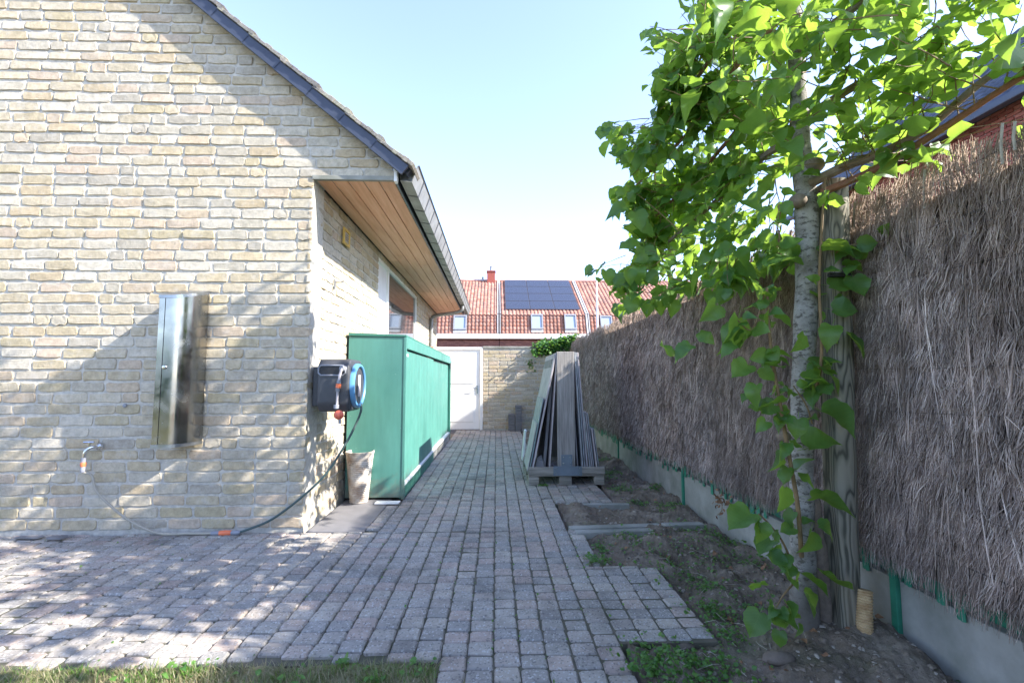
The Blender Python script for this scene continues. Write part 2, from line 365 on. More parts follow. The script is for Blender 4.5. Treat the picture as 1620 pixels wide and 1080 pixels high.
# rough-edged pieces: bricks (front towards -y) and pavers (front towards +z)
def piece_shape(L, H, depth, bev, jit, n_side=(3, 1), up=False, rnd=.25):
    hx, hy = L / 2, H / 2; r = min(hx, hy) * rnd; ring = []
    nx, ny = n_side
    for i in range(nx): ring.append((-hx + r + (2 * hx - 2 * r) * i / (nx - 1 if nx > 1 else 1), -hy))
    for i in range(ny + 1): ring.append((hx, -hy + r + (2 * hy - 2 * r) * i / ny))
    for i in range(nx): ring.append((hx - r - (2 * hx - 2 * r) * i / (nx - 1 if nx > 1 else 1), hy))
    for i in range(ny + 1): ring.append((-hx, hy - r - (2 * hy - 2 * r) * i / ny))
    n = len(ring); v = []
    J = [(random.gauss(0, jit), random.gauss(0, jit)) for _ in ring]
    for (x, y), (a, b) in zip(ring, J): v.append((x + a, y + b, -depth))
    for (x, y), (a, b) in zip(ring, J): v.append((x + a, y + b, -bev * (1 + random.random() * .5)))
    tx, ty = random.gauss(0, .01), random.gauss(0, .02)
    for (x, y), (a, b) in zip(ring, J):
        sx = max(0, 1 - bev / hx); sy = max(0, 1 - bev / hy)
        v.append((x * sx + a, y * sy + b, x * tx + y * ty + random.gauss(0, jit * .35)))
    f = [(i, (i + 1) % n, n + (i + 1) % n, n + i) for i in range(n)] + [(n + i, n + (i + 1) % n, 2 * n + (i + 1) % n, 2 * n + i) for i in range(n)]
    f.append(tuple(range(2 * n, 3 * n)))
    if not up: v = [(x, -z, y) for x, y, z in v]      # x, height z, front towards -y
    return np.array(v), f
def shape_mesh(name, sh, m):
    me = bpy.data.meshes.new(name); me.from_pydata(sh[0].tolist(), [], sh[1]); me.materials.append(m); return me
def place_pieces(name, shapes, meshes, spots, m, parent, limit, stuff_name):
    """spots: (shape index, Matrix, weight). The `limit` heaviest become objects, the rest one joined mesh."""
    spots = sorted(spots, key=lambda s: -s[2]); V = []; Fa = []; o = 0
    for k, (i, mt, w) in enumerate(spots):
        if k < limit and w > 0: link_mesh(name, meshes[i], None, parent, mt)
        else:
            A = np.array(mt); v = shapes[i][0] @ A[:3, :3].T + A[:3, 3]; V.append(v)
            Fa += [tuple(j + o for j in q) for q in shapes[i][1]]; o += len(v)
    if V:
        me = bpy.data.meshes.new(stuff_name); me.from_pydata(np.concatenate(V).tolist(), [], Fa)
        link_mesh(stuff_name, me, m, parent, kind='stuff')
def weight(p, area=1.):
    if not in_frame(p): return 0.
    return area / max(.1, proj(p)[2]) ** 2
RZ = lambda a: Matrix.Rotation(a, 4, 'Z')
T = lambda x, y, z: Matrix.Translation((x, y, z))

# ------------------------------------------------------------------ ground
GX, FY, WALLX = -1.6, 4.13, -1.6
def grid(x0, x1, y0, y1, nx, ny, zf):
    xs = np.linspace(x0, x1, nx + 1); ys = np.linspace(y0, y1, ny + 1); X, Y = np.meshgrid(xs, ys); Z = zf(X, Y)
    V = np.stack([X, Y, Z], -1).reshape(-1, 3); i = np.arange((nx + 1) * (ny + 1)).reshape(ny + 1, nx + 1)
    Q = np.stack([i[:-1, :-1], i[:-1, 1:], i[1:, 1:], i[1:, :-1]], -1).reshape(-1, 4); return V, Q
structure(MB().add([(-700, -300, -.09), (700, -300, -.09), (700, 900, -.09), (-700, 900, -.09)], [(0, 1, 2, 3)]).build('ground', M['soil']))
_ph = RNG.uniform(0, 6.28, 40); _fr = RNG.uniform(2, 34, (40, 2)) * RNG.choice([-1, 1], (40, 2)); _am = .055 / np.hypot(_fr[:, 0], _fr[:, 1]) ** .8
def rough_h(X, Y):
    z = np.zeros_like(X)
    for p, (a, b), k in zip(_ph, _fr, _am): z += k * np.sin(a * X + b * Y + p)
    return z
TRUNK = at_z(1272, 1000)
def bed_h(X, Y):
    fine = .006 * np.sin(X * 61 + 3 * np.sin(Y * 17)) * np.sin(Y * 53 + 2 * np.sin(X * 23)) + .004 * np.sin(X * 131 + Y * 47) * np.sin(Y * 117 - X * 31)
    d = np.hypot(X - TRUNK[0] - .1, Y - TRUNK[1] + .05)
    mound = .085 * np.exp(-(d / .33) ** 2)
    z = -.028 + rough_h(X, Y) * .8 + fine + mound + .03 * np.clip((X - 1.45) / .4, 0, 1) * (Y < 2.8)
    paved = (X < .63) | ((X < 1.11) & (Y > 2.39) & (Y < 3.33)) | ((X < 1.26) & (Y > 4.97) & (Y < 9.3))
    return np.where(paved, -.11, z)
V, Q = grid(.4, 2.05, 1.2, 12.2, 170, 800, bed_h)
me = raw_mesh('garden_bed', V, Q, smooth=True); structure(link_mesh('garden_bed', me, M['soil']))
def lawn_mat():
    m, nt, b = start('dry lawn')
    c = ramp(nt, noise(nt, 40, 6, .75), [(.3, (.11, .10, .055)), (.5, (.25, .22, .13)), (.72, (.36, .32, .20))])
    c = mix(nt, c, (.09, .15, .035), ramp(nt, noise(nt, 3.5, 6, .7), [(.45, 0.), (.6, .75)]))
    nt.links.new(c, b.inputs['Base Color']); b.inputs['Roughness'].default_value = 1; b.inputs['Specular IOR Level'].default_value = .1
    bump(nt, b, noise(nt, 90, 6, .8), 1, .012); return m
M['lawn'] = lawn_mat()
V, Q = grid(-5.2, .0, -.5, 2.262, 90, 60, lambda X, Y: -.022 + rough_h(X, Y) * .3)
structure(link_mesh('lawn_edge', raw_mesh('lawn_edge', V, Q, smooth=True), M['lawn']))
V, Q = grid(-14, 3.5, -10, -.5, 60, 40, lambda X, Y: -.03 + rough_h(X, Y) * .2)
structure(link_mesh('lawn', raw_mesh('lawn', V, Q, smooth=True), M['lawn']))

# ------------------------------------------------------------------ paving: two areas meeting at a seam beside the house corner
PW, PD = .121, .111
shapes = [piece_shape(PW - .007, PD - .014, .055, .007, .0016, (2, 1), True, .18) for _ in range(10)]
pmesh = [shape_mesh('paver', s, M['paver']) for s in shapes]
wide = [piece_shape(PW - .006, PD * 1.5 - .012, .055, .007, .0016, (2, 1), True, .12) for _ in range(4)]
shapes += wide; pmesh += [shape_mesh('paver', s, M['paver']) for s in wide]
def pave(name, rects, y_top, loc):
    root = MB(); spots = []
    for x0, y0, x1, y1 in rects: root.box(x0, y0, -.085, x1, y1, -.017)
    base = structure(root.build(name, M['joint']))
    seen = set()
    for x0, y0, x1, y1 in rects:
        c0 = round((x0 - loc) / PW); c1 = round((x1 - loc) / PW)
        for c in range(c0, c1):
            off = random.Random(c * 77 + 5).choice([0, .5, .35, .12, .6]) * PD * .55
            x = loc + (c + .5) * PW; y = y1 - off * (y1 - y0 > .6)
            if off > .02 and y1 - y0 > .6:      # a cut piece fills the stagger
                mt = T(x, y1 - off / 2, random.gauss(-.001, .0012)) @ Matrix.Diagonal((1, (off - .006) / (PD - .007), 1, 1)); spots.append((random.randrange(10), mt, weight((x, y1, 0), .2)))
            while y - PD * .6 > y0:
                tall = random.random() < .03 and y - PD * 1.5 > y0
                d = PD * (1.5 if tall else 1); k = 10 + random.randrange(4) if tall else random.randrange(10)
                d_ = min(d, y - y0)
                yc = y - d_ / 2; sink = .006 * math.sin(x * 1.9 + yc * 1.3) - .004
                mt = T(x + random.gauss(0, .0014), yc + random.gauss(0, .0014), sink + random.gauss(0, .0018)) @ RZ(random.gauss(0, .009) + (math.pi if random.random() < .5 else 0)) \
                    @ Matrix.Rotation(random.gauss(0, .009), 4, 'X') @ Matrix.Rotation(random.gauss(0, .009), 4, 'Y') @ Matrix.Diagonal((1, d_ / d, 1, 1))
                spots.append((k, mt, weight((x, yc, 0)))); y -= d_
    place_pieces('paver', shapes, pmesh, spots, M['paver'], base, 300, 'small_pavers')
    return base
NX = -.25                                           # left edge of the leg of paving that runs on towards the camera
pave('patio_paving', [(NX - 36 * PW, 2.27, NX, 4.115), (NX, .9, NX + 7 * PW, 4.115), (NX + 7 * PW, 3.32, NX + 7.5 * PW, 4.115), (NX + 7 * PW, 2.40, NX + 11 * PW, 3.32)], 4.115, NX)
LX = -1.6 + .02
pave('path_paving', [(LX + 4 * PW, 4.125, LX + 18 * PW, 5.15), (LX + 5 * PW, 5.15, LX + 18 * PW, 12.05), (LX + 18 * PW, 4.98, LX + 23 * PW, 9.2)], 12.05, LX)

# loose kerb stones across the bed
def kerb(x0, y0, x1, y1, w, label):
    a = Vector((x0, y0, 0)); b = Vector((x1, y1, 0)); d = (b - a).normalized(); n = Vector((-d.y, d.x, 0)) * w / 2
    m = MB(); m.prism([a - n + Vector((0, 0, -.1)), a + n + Vector((0, 0, -.1)), a + n + Vector((0, 0, .012)), a - n + Vector((0, 0, .012))],
                      [b - n + Vector((0, 0, -.1)), b + n + Vector((0, 0, -.1)), b + n + Vector((0, 0, .004)), b - n + Vector((0, 0, .004))])
    return tag(m.build('kerb_stone', M['concrete'], bevel=.008), label, 'kerb', 'kerb stones crossing the soil bed')
kerb(.62, 4.14, 1.42, 4.22, .085, 'long pale kerb stone crossing the soil bed, the row nearer the stacked boards')
kerb(.66, 4.03, 1.30, 4.09, .075, 'long pale kerb stone crossing the soil bed, the row nearer the camera')
kerb(1.44, 4.20, 1.80, 4.25, .085, 'short mossy kerb stone at the fence end of the row across the bed')
kerb(.70, 4.90, 1.34, 4.92, .06, 'thin sunken kerb stone edging the pavers before the pallet')

# ------------------------------------------------------------------ the yellow brick house
house = thing('brick_house', (-4.6, 8, 0), 'yellow brick house with a gable wall, wooden soffit and dark blue verge tiles', 'house')
VX, VZ, SL = -.95, 3.115, .83                       # a point of the verge underside, and its slope
RIDX = -4.9; RIDZ = VZ + SL * (VX - RIDX); FARX = 2 * RIDX - VX; YEND = 12.95; SOFZ = 3.0
def verge_z(x): return VZ + SL * (VX - x) if x > RIDX else VZ + SL * (x - FARX)
gable = MB()
fm = FY + .012
gable.prism([(-8.2, fm, -.05), (GX, fm, -.05), (GX, fm, SOFZ), (VX + .06, fm, SOFZ), (VX + .02, fm, VZ), (RIDX, fm, RIDZ + .03), (-8.2, fm, verge_z(-8.2))],
            [(-8.2, fm + .25, -.05), (GX, fm + .25, -.05), (GX, fm + .25, SOFZ), (VX + .06, fm + .25, SOFZ), (VX + .02, fm + .25, VZ), (RIDX, fm + .25, RIDZ + .03), (-8.2, fm + .25, verge_z(-8.2))])
gable.build('gable_wall', M['mortar'], house)
WY0, WY1, WZ0, WZ1 = 6.5, 9.72, .9, 2.93            # window opening in the long wall
sm = WALLX - .012
side = MB(); w0 = sm - .25
side.box(w0, fm + .252, -.05, sm, WY0, SOFZ).box(w0, WY0, -.05, sm, WY1, WZ0).box(w0, WY0, WZ1, sm, WY1, SOFZ).box(w0, WY1, -.05, sm, YEND, SOFZ)
side.build('side_wall', M['mortar'], house)
MB().box(-8.2, YEND - .2, -.05, sm - .26, YEND, SOFZ).box(-8.2, fm + .26, -.05, -8.0, YEND - .21, SOFZ).build('rear_wall', M['mortar'], house)
BH, BL, BG, ROW = .0775, .262, .015, .0932
brick_shapes = []; 
def brick_set(L, k): 
    a = len(brick_shapes)
    for _ in range(k): brick_shapes.append(piece_shape(L, BH, .026, .0045, .0029, (4, 1), False, .32))
    return list(range(a, a + k))
B_LONG, B_HALF, B_MID = brick_set(BL, 12), brick_set(.125, 6), brick_set(.19, 5)
brick_mesh = [shape_mesh('brick', s, M['brick']) for s in brick_shapes]
def course(u0, u1, rnd):
    """one course of mixed bricks from u0 to u1: (centre, length, shape)"""
    out = []; u = u0
    first = True
    while u < u1 - .03:
        q = rnd.random(); L, S = (BL, B_LONG) if q < .80 else ((.125, B_HALF) if q < .92 else (.19, B_MID))
        if first and rnd.random() < .5: L, S = .125, B_HALF
        first = False
        Lr = min(L * rnd.uniform(.96, 1.03), u1 - u)
        if u1 - (u + Lr + BG) < .05: Lr = u1 - u
        if Lr > .2: S, L = B_LONG, BL
        elif Lr > .155: S, L = B_MID, .19
        else: S, L = B_HALF, .125
        out.append((u + Lr / 2, Lr, rnd.choice(S), Lr / L)); u += Lr + BG
    return out
spots = []; rb = random.Random(3)
def put_brick(mt_fun, u, z, sc, s, w):
    mt = mt_fun(u + rb.gauss(0, .001), z + rb.gauss(0, .0018), rb.gauss(0, .0022)) @ Matrix.Rotation(rb.gauss(0, .006), 4, 'Y') @ Matrix.Diagonal((sc, 1, rb.uniform(.93, 1.04), 1))
    spots.append((s, mt, w))
row = 0; z = .03
while z < RIDZ + .1:
    zc = z + BH / 2; xr = GX if zc < SOFZ + .02 else VX + .05
    zt = z + BH - .085
    if zt > VZ: xr = min(xr, VX + (VZ - zt) / SL + .02)
    xl = -8.2
    if zt > verge_z(-8.2): xl = FARX + (zt - VZ) / SL
    if not (SOFZ - .06 < zc < SOFZ + .03 and False) and xr - xl > .2:
        for (u, L, s, sc) in course(-xr, -xl, rb):
            x = -u
            w = weight((x, FY, zc), L * BH)
            put_brick(lambda a, b, c: T(a, fm - .0095 + c * .8, b), x, zc, sc, s, w)
    z += ROW; row += 1
z = .03
while z + BH < SOFZ + .03:
    zc = z + BH / 2
    segs = [(FY + .0, WY0, 1), (WY1, YEND, 1)] if WZ0 < zc < WZ1 else [(FY, YEND, 1)]
    for a, b, _ in segs:
        for (u, L, s, sc) in course(a, b, rb):
            put_brick(lambda a_, b_, c: T(sm + .0095 + c * .8, a_, b_) @ RZ(math.pi / 2), u, zc, sc, s, 0)
    z += ROW
place_pieces('brick', brick_shapes, brick_mesh, spots, M['brick'], house, 300, 'brickwork')

# roof, verge tiles, eaves
th = math.atan(SL); ux, uz = math.cos(th), -math.sin(th); nx_, nz_ = math.sin(th), math.cos(th)
def slope_pt(s, t, y): return (VX + .13 + -ux * s + nx_ * t, y, VZ + -.108 - uz * s + nz_ * t)
slen = (VX + .13 - RIDX) / ux
roof = MB()
roof.prism([slope_pt(.0, .115, FY - .02), slope_pt(slen, .115, FY - .02), slope_pt(slen, .05, FY - .02), slope_pt(0, .05, FY - .02)],
           [slope_pt(.0, .115, YEND + .1), slope_pt(slen, .115, YEND + .1), slope_pt(slen, .05, YEND + .1), slope_pt(0, .05, YEND + .1)])
def far_pt(s, t, y): p = slope_pt(s, t, y); return (2 * RIDX - p[0], y, p[2])
roof.prism([far_pt(.0, .115, FY - .02), far_pt(slen, .115, FY - .02), far_pt(slen, .05, FY - .02), far_pt(0, .05, FY - .02)],
           [far_pt(.0, .115, YEND + .1), far_pt(slen, .115, YEND + .1), far_pt(slen, .05, YEND + .1), far_pt(0, .05, YEND + .1)])
roof_o = roof.build('roof', M['slate'], house)
step = .365
for k in range(int(slen / step) + 1):
    a = max(.0, k * step - .02); b = min((k + 1) * step, slen)
    lift = .012
    m = MB(); y0, y1 = FY - .10, FY + .02
    m.prism([slope_pt(a, .0 + 0, y0), slope_pt(b - .006, -.004, y0), slope_pt(b - .006, .088, y0), slope_pt(a, .088 + lift, y0)],
            [slope_pt(a, .0 + 0, y0 + .025), slope_pt(b - .006, -.004, y0 + .025), slope_pt(b - .006, .088, y0 + .025), slope_pt(a, .088 + lift, y0 + .025)])
    vt = m.build('verge_tile', M['slate'], house, bevel=.004)
    m = MB(); n = 7                                    # the rough rim of the roof tile that laps over it
    for j in range(n):
        s0 = a - .03 + (b - a + .02) * j / n; s1 = a - .03 + (b - a + .02) * (j + 1) / n
        h0 = .090 + lift * (1 - j / n) + random.uniform(0, .006); t0 = .118 + .026 * (1 - j / n) + random.uniform(-.004, .006)
        o_ = random.uniform(0, .012)
        m.prism([slope_pt(s0, h0, y0 - .012 - o_), slope_pt(s1, h0 - .002, y0 - .012 - o_), slope_pt(s1, t0 - .003, y0 - .012 - o_), slope_pt(s0, t0, y0 - .012 - o_)],
                [slope_pt(s0, h0, y0 + .3), slope_pt(s1, h0 - .002, y0 + .3), slope_pt(s1, t0 - .003, y0 + .3), slope_pt(s0, t0, y0 + .3)])
    m.build('tile_rim', M['rooftile'], vt, bevel=.003, seg=1)
SX1 = -.905                                          # outer edge of the soffit
sof = MB().box(GX - .15, FY + .03, SOFZ + .014, SX1, YEND + .05, SOFZ + .03).build('soffit', M['black'], house)
nb = 5; bw = (SX1 - GX - .012) / nb
for k in range(nb):
    y = FY + .03; rr = random.Random(50 + k)
    while y < YEND + .05:
        y2 = min(y + rr.uniform(2.2, 3.6), YEND + .05)
        if YEND + .05 - y2 < .5: y2 = YEND + .05
        x0 = GX + .012 + k * bw
        MB().box(x0 + .003, y, SOFZ - .006, x0 + bw - .003, y2 - .004, SOFZ + .012).build('soffit_board', M['soffit'], sof, bevel=.003, seg=1)
        y = y2
MB().box(GX - .01, FY - .012, SOFZ - .012, SX1 + .0, FY + .028, SOFZ + .028).build('eave_ledge', M['concrete'], house, bevel=.005)
MB().box(SX1 + .003, FY - .014, SOFZ - .02, SX1 + .03, FY + .05, SOFZ + .17).build('white_trim', M['white'], house, bevel=.003)
MB().box(SX1 + .004, FY + .055, SOFZ - .012, SX1 + .022, YEND + .06, SOFZ + .2).build('fascia', M['slate'], house)
gx = SX1 + .035; gy0, gy1 = FY + .06, YEND + .12; gz = SOFZ + .0
g = MB(); prof = [(gx, gz + .16), (gx + .01, gz + .015), (gx + .115, gz), (gx + .165, gz + .145), (gx + .18, gz + .155), (gx + .176, gz + .163), (gx + .158, gz + .15), (gx + .11, gz + .008), (gx + .016, gz + .022), (gx + .006, gz + .16)]
g.prism([(x, gy0, z) for x, z in prof], [(x, gy1, z) for x, z in prof])
gut = g.build('gutter', M['zinc'], house)
MB().prism([(gx + .008, gy0 + .02, gz + .15), (gx + .014, gy0 + .02, gz + .02), (gx + .11, gy0 + .02, gz + .008), (gx + .155, gy0 + .02, gz + .14)],
           [(gx + .008, gy0 + .026, gz + .15), (gx + .014, gy0 + .026, gz + .02), (gx + .11, gy0 + .026, gz + .008), (gx + .155, gy0 + .026, gz + .14)]).build('gutter_end', M['steeltrim'], gut)
y = gy0 + .33
while y < gy1 - .05:
    e = .004; pr = [(gx + .008, gz + .02), (gx + .009, gz + .012), (gx + .117, gz - e), (gx + .171, gz + .145), (gx + .166, gz + .147), (gx + .114, gz + .001)]
    MB().prism([(x, y, z) for x, z in pr], [(x, y + .028, z) for x, z in pr]).build('bracket', M['casing'], gut)
    y += .40
dp = smooth_path([(gx + .06, 11.35, gz + .01), (gx + .05, 11.36, gz - .10), (gx - .12, 11.40, gz - .17), (-1.40, 11.46, gz - .22), (-1.545, 11.47, gz - .29), (-1.552, 11.47, gz - .45), (-1.552, 11.47, 1.0), (-1.552, 11.47, .02)], 5)
dpo = MB().tube(dp, .042, 12).build('downpipe', M['zinc'], house, smooth=True)
MB().lathe([(.043, 0), (.05, 0), (.05, .05), (.043, .05)], (-1.552, 11.47, 2.45), 12).lathe([(.043, 0), (.05, 0), (.05, .05), (.043, .05)], (-1.552, 11.47, 1.9), 12).build('pipe_collar', M['zinc'], dpo)
# window
fx = WALLX - .075
wf = MB()
for a, b, c, d in ((WY0, WZ0, WY1, WZ0 + .07), (WY0, WZ1 - .055, WY1, WZ1)): wf.box(fx, a, b, fx + .06, c, d)
for yy, w_ in ((WY0, .06), (7.15, .07), (WY1 - .06, .06)): wf.box(fx + .002, yy, WZ0 + .071, fx + .058, yy + w_, WZ1 - .056)
win = wf.build('window', M['white'], house, bevel=.004)
MB().box(fx + .02, WY0 + .061, WZ0 + .072, fx + .03, 7.149, WZ1 - .057).build('side_panel', M['offwhite'], win)
MB().box(fx + .022, 7.221, WZ0 + .072, fx + .032, WY1 - .061, WZ1 - .057).build('pane', M['glass'], win)
MB().box(fx + .002, WY0, WZ0 - .06, WALLX + .05, WY1, WZ0 - .003).build('sill', M['concrete'], win, bevel=.006)
# little fixings on the long wall
p = at_x(545, 376, WALLX)
vent = MB(); vy, vz = p[1], p[2]
vent.box(WALLX + .013, vy - .10, vz - .085, WALLX + .03, vy - .07, vz + .085).box(WALLX + .013, vy + .07, vz - .085, WALLX + .03, vy + .10, vz + .085)
vent.box(WALLX + .013, vy - .069, vz + .06, WALLX + .03, vy + .069, vz + .085).box(WALLX + .013, vy - .069, vz - .085, WALLX + .03, vy + .069, vz - .06)
vo = vent.build('vent', M['yellow'], house)
for k in range(4): MB().box(WALLX + .013, vy - .069, vz - .05 + k * .028, WALLX + .024, vy + .069, vz - .036 + k * .028).build('vent_slat', M['cream'], vo)
hk = at_x(527, 448, WALLX)
MB().box(WALLX + .01, hk[1] - .01, hk[2] - .06, WALLX + .022, hk[1] + .01, hk[2] + .04).tube([(WALLX + .02, hk[1], hk[2] + .01), (WALLX + .09, hk[1], hk[2] + .01), (WALLX + .10, hk[1], hk[2] + .03)], .006, 6).build('wall_hook', M['steeltrim'], house)
hp = at_y(201, 641, FY)
MB().lathe([(.004, 0), (.014, -.002), (.018, -.012), (.014, -.02), (.0, -.022)], (hp[0], FY - .012, hp[2]), 12, 'Y').build('cable_cap', M['winframe'], house, smooth=True)

# ------------------------------------------------------------------ stainless wall cabinet
kb = thing('wall_cabinet', (-2.72, FY, .73), 'tall narrow stainless steel cabinet with curved mirror front on the gable wall', 'cabinet')
yw = FY - .015; yf = yw - .26; xL, xR = -2.665, -2.435
curve = [(xL + .05 + (xR - xL - .05) * math.sin(a) ** .9, yf + (yw - yf) * (1 - math.cos(a))) for a in np.linspace(0, math.pi / 2, 15)]
zb, zt_f, zt_b = .735, 1.905, 1.985
def ztop(y): return zt_f + (zt_b - zt_f) * (y - yf) / (yw - yf)
m = MB(); out = [(xL, yw), (xL, yf), (xL + .044, yf)]
m.prism([(x, y, zb) for x, y in out + [(xL + .044, yw)]], [(x, y, ztop(y)) for x, y in out + [(xL + .044, yw)]])
m.build('side_frame', M['steel'], kb)
m = MB(); a = [(x, y, zb + .012) for x, y in curve]; b = [(x, y, ztop(y) - .012) for x, y in curve]; n = len(a)
m.add(a + b, [(i, i + 1, n + i + 1, n + i) for i in range(n - 1)])
door = m.build('curved_door', M['steel'], kb, smooth=True)
m = MB(); c0 = [(xL - .004, yw), (xL - .004, yf - .006), (xL + .052, yf - .006)] + [(x + .005, y - .004) for x, y in curve[1:]]
m.prism([(x, y, zb - .014) for x, y in c0], [(x, y, zb + .011) for x, y in c0]); m.build('bottom_cap', M['steeltrim'], kb)
m = MB(); m.prism([(x, y, ztop(y) - .011) for x, y in c0], [(x, y, ztop(y) + .014) for x, y in c0]); m.build('top_cap', M['steeltrim'], kb)
MB().box(xL + .045, yf + .004, zb + .012, xL + .0495, yf + .02, zt_f - .012).build('gap_seal', M['black'], kb)
MB().lathe([(.0, -.016), (.012, -.014), (.016, -.006), (.016, .01)], (xL + .068, yf + .001, 1.345), 16, 'Y').build('lock', M['chrome'], kb, smooth=True)

# ------------------------------------------------------------------ tap and hose
tp = at_y(150, 707, FY - .06)
tap = thing('garden_tap', (tp[0], FY, tp[2]), 'chrome outdoor tap low on the gable wall with grey and orange hose connector', 'tap')
MB().lathe([(.0, -.022), (.022, -.022), (.03, -.012), (.032, 0)], (tp[0], FY - .012, tp[2]), 16, 'Y').build('wall_plate', M['chrome'], tap, smooth=True)
tx, ty, tz = tp[0] - .03, FY - .075, tp[2]
MB().tube(smooth_path([(tp[0], FY - .02, tz), (tp[0] - .012, FY - .055, tz), (tx, ty, tz - .005), (tx - .02, ty - .012, tz - .035), (tx - .03, ty - .012, tz - .08)]), .013, 10).build('spout', M['chrome'], tap, smooth=True)
MB().tube([(tx, ty, tz), (tx, ty - .005, tz + .04)], .009, 8).tube([(tx - .04, ty - .01, tz + .043), (tx + .035, ty, tz + .043)], .008, 8).build('tap_handle', M['chrome'], tap, smooth=True)
hx, hy, hz = tx - .03, ty - .012, tz - .08
MB().lathe([(.0, .0), (.017, .0), (.019, -.02), (.017, -.035)], (hx, hy, hz), 12).lathe([(.016, -.07), (.019, -.085), (.017, -.115), (.0, -.115)], (hx, hy, hz), 12).build('connector', M['casing2'], tap, smooth=True)
MB().lathe([(.018, -.035), (.021, -.05), (.018, -.07)], (hx, hy, hz), 12).build('connector_ring', M['orange'], tap, smooth=True)
hose = thing('garden_hose', (-2.6, FY - .06, 0), 'garden hose sagging along the gable wall from the tap to the hose reel', 'hose')
hpx = [(145, 752), (152, 775), (172, 797), (205, 823), (250, 843), (300, 849), (338, 848)]
pts = [(hx, hy, hz - .115)] + [tuple(at_y(x, y, FY - .07)) for x, y in hpx]
for i, p in enumerate(pts): 
    if p[2] < .014: pts[i] = (p[0], p[1], .014)
MB().tube(smooth_path(pts), .0105, 8).build('old_hose', M['hose_old'], hose, smooth=True)
j0 = Vector(pts[-1]); j1 = j0 + Vector((.19, -.0, .004))
MB().tube([j0 - Vector((.02, 0, 0)), j0 + Vector((.01, 0, 0)), j0 + Vector((.045, 0, .001))], [.014, .019, .017], 12).build('hose_joiner', M['casing2'], hose, smooth=True)
MB().tube([j1 - Vector((.05, 0, .001)), j1 - Vector((.012, 0, 0)), j1 + Vector((.02, 0, 0))], [.017, .019, .014], 12).build('hose_joiner', M['casing2'], hose, smooth=True)
MB().tube([j0 + Vector((.046, 0, .001)), j0 + Vector((.09, 0, .002)), j1 - Vector((.051, 0, .001))], [.02, .022, .02], 12).build('joiner_ring', M['orange'], hose, smooth=True)
rx = [(395, 836, FY - .07), (430, 821, FY - .06), (475, 788, FY - .05), (515, 750, FY + .0), (545, 705, FY + .1), (562, 673, FY + .18), (571, 650, FY + .22)]
pts2 = [tuple(j1)] + [tuple(at_y(x, y, Y)) for x, y, Y in rx]; pts2.append((pts2[-1][0] - .01, pts2[-1][1] + .03, pts2[-1][2] + .06))
MB().tube(smooth_path(pts2), .0095, 8).build('new_hose', M['hose_new'], hose, smooth=True)

# ------------------------------------------------------------------ hose reel
reel = thing('hose_reel', (-1.4, 4.35, .96), 'charcoal wall mounted hose reel with light blue ring at the house corner', 'hose reel')
x0, x1, y0, y1, z0, z1 = -1.515, -1.245, 4.12, 4.56, .975, 1.425
MB().prism([(x0, y0 + .05, z0), (x0, y0, z0 + .07), (x0, y0, z1 - .06), (x0, y0 + .06, z1), (x0, y1 - .08, z1), (x0, y1, z1 - .12), (x0, y1, z0 + .09), (x0, y1 - .08, z0)],
           [(x1, y0 + .05, z0), (x1, y0, z0 + .07), (x1, y0, z1 - .06), (x1, y0 + .06, z1), (x1, y1 - .08, z1), (x1, y1, z1 - .12), (x1, y1, z0 + .09), (x1, y1 - .08, z0)]).build('casing', M['casing'], reel, bevel=.028, smooth=True, seg=3)
MB().box(-1.598 + .02, 4.2, 1.02, x0 + .02, 4.48, 1.36).build('wall_bracket', M['casing'], reel, bevel=.01)
s0, s1, sz0, sz1 = -1.50, -1.275, 1.285, 1.368      # the slot and its rim
MB().box(s0, y0 - .004, sz0, s1, y0 + .004, sz1).build('slot', M['black'], reel, bevel=.003)
rim = MB(); loop = [(s0 + .02, sz0), (s1 - .02, sz0), (s1, sz0 + .02), (s1, sz1 - .02), (s1 - .02, sz1), (s0 + .02, sz1), (s0, sz1 - .02), (s0, sz0 + .02), (s0 + .02, sz0)]
rim.tube([(x, y0 - .006, z) for x, z in loop], .007, 6).build('slot_rim', M['casing2'], reel, smooth=True)
rc = (x1 + .0, 4.335, 1.195)
MB().lathe([(.165, .0), (.165, .03), (.172, .038), (.188, .036), (.196, .022), (.196, .0)], rc, 40, 'X').build('ring', M['blue'], reel, smooth=True)
MB().lathe([(.0, .022), (.08, .024), (.163, .02)], rc, 32, 'X').build('drum_cover', M['casing'], reel, smooth=True)
lb = MB()
lb.box(x1 + .0255, 4.30, 1.10, x1 + .028, 4.37, 1.29)
lb.build('drum_mark', M['sheet'], reel)
q = lambda x, y, Y=4.085: tuple(at_y(x, y, Y))
MB().tube(smooth_path([q(546, 584, 4.14), q(541, 584, 4.09), q(538, 592), q(536, 603)]), .011, 8).tube([q(534, 618), q(533, 640)], .010, 8).build('lead_hose', M['sheet'], reel, smooth=True)
MB().tube([q(545.5, 583, 4.13), q(540, 583, 4.095)], .025, 12).build('hose_guide', M['casing2'], reel, smooth=True)
MB().tube([q(536.5, 601), q(535.8, 606)], [.016, .019], 10).tube([q(534.6, 614), q(534.2, 619)], [.019, .015], 10).tube([q(532, 640), q(532, 646)], [.022, .022], 10).build('lead_connector', M['casing2'], reel, smooth=True)
MB().tube([q(535.7, 607), q(534.7, 613.5)], [.021, .021], 10).build('lead_ring', M['orange'], reel, smooth=True)
sp = MB(); c = q(536, 656); R_ = .04
sp.lathe([(R_ * math.sin(a), -R_ * math.cos(a)) for a in np.linspace(.02, math.pi - .02, 13)], c, 18).build('stop_ball', M['red'], reel, smooth=True)
MB().tube([q(537, 662), q(537.5, 670)], .012, 8).build('hose_end', M['winframe'], reel, smooth=True)

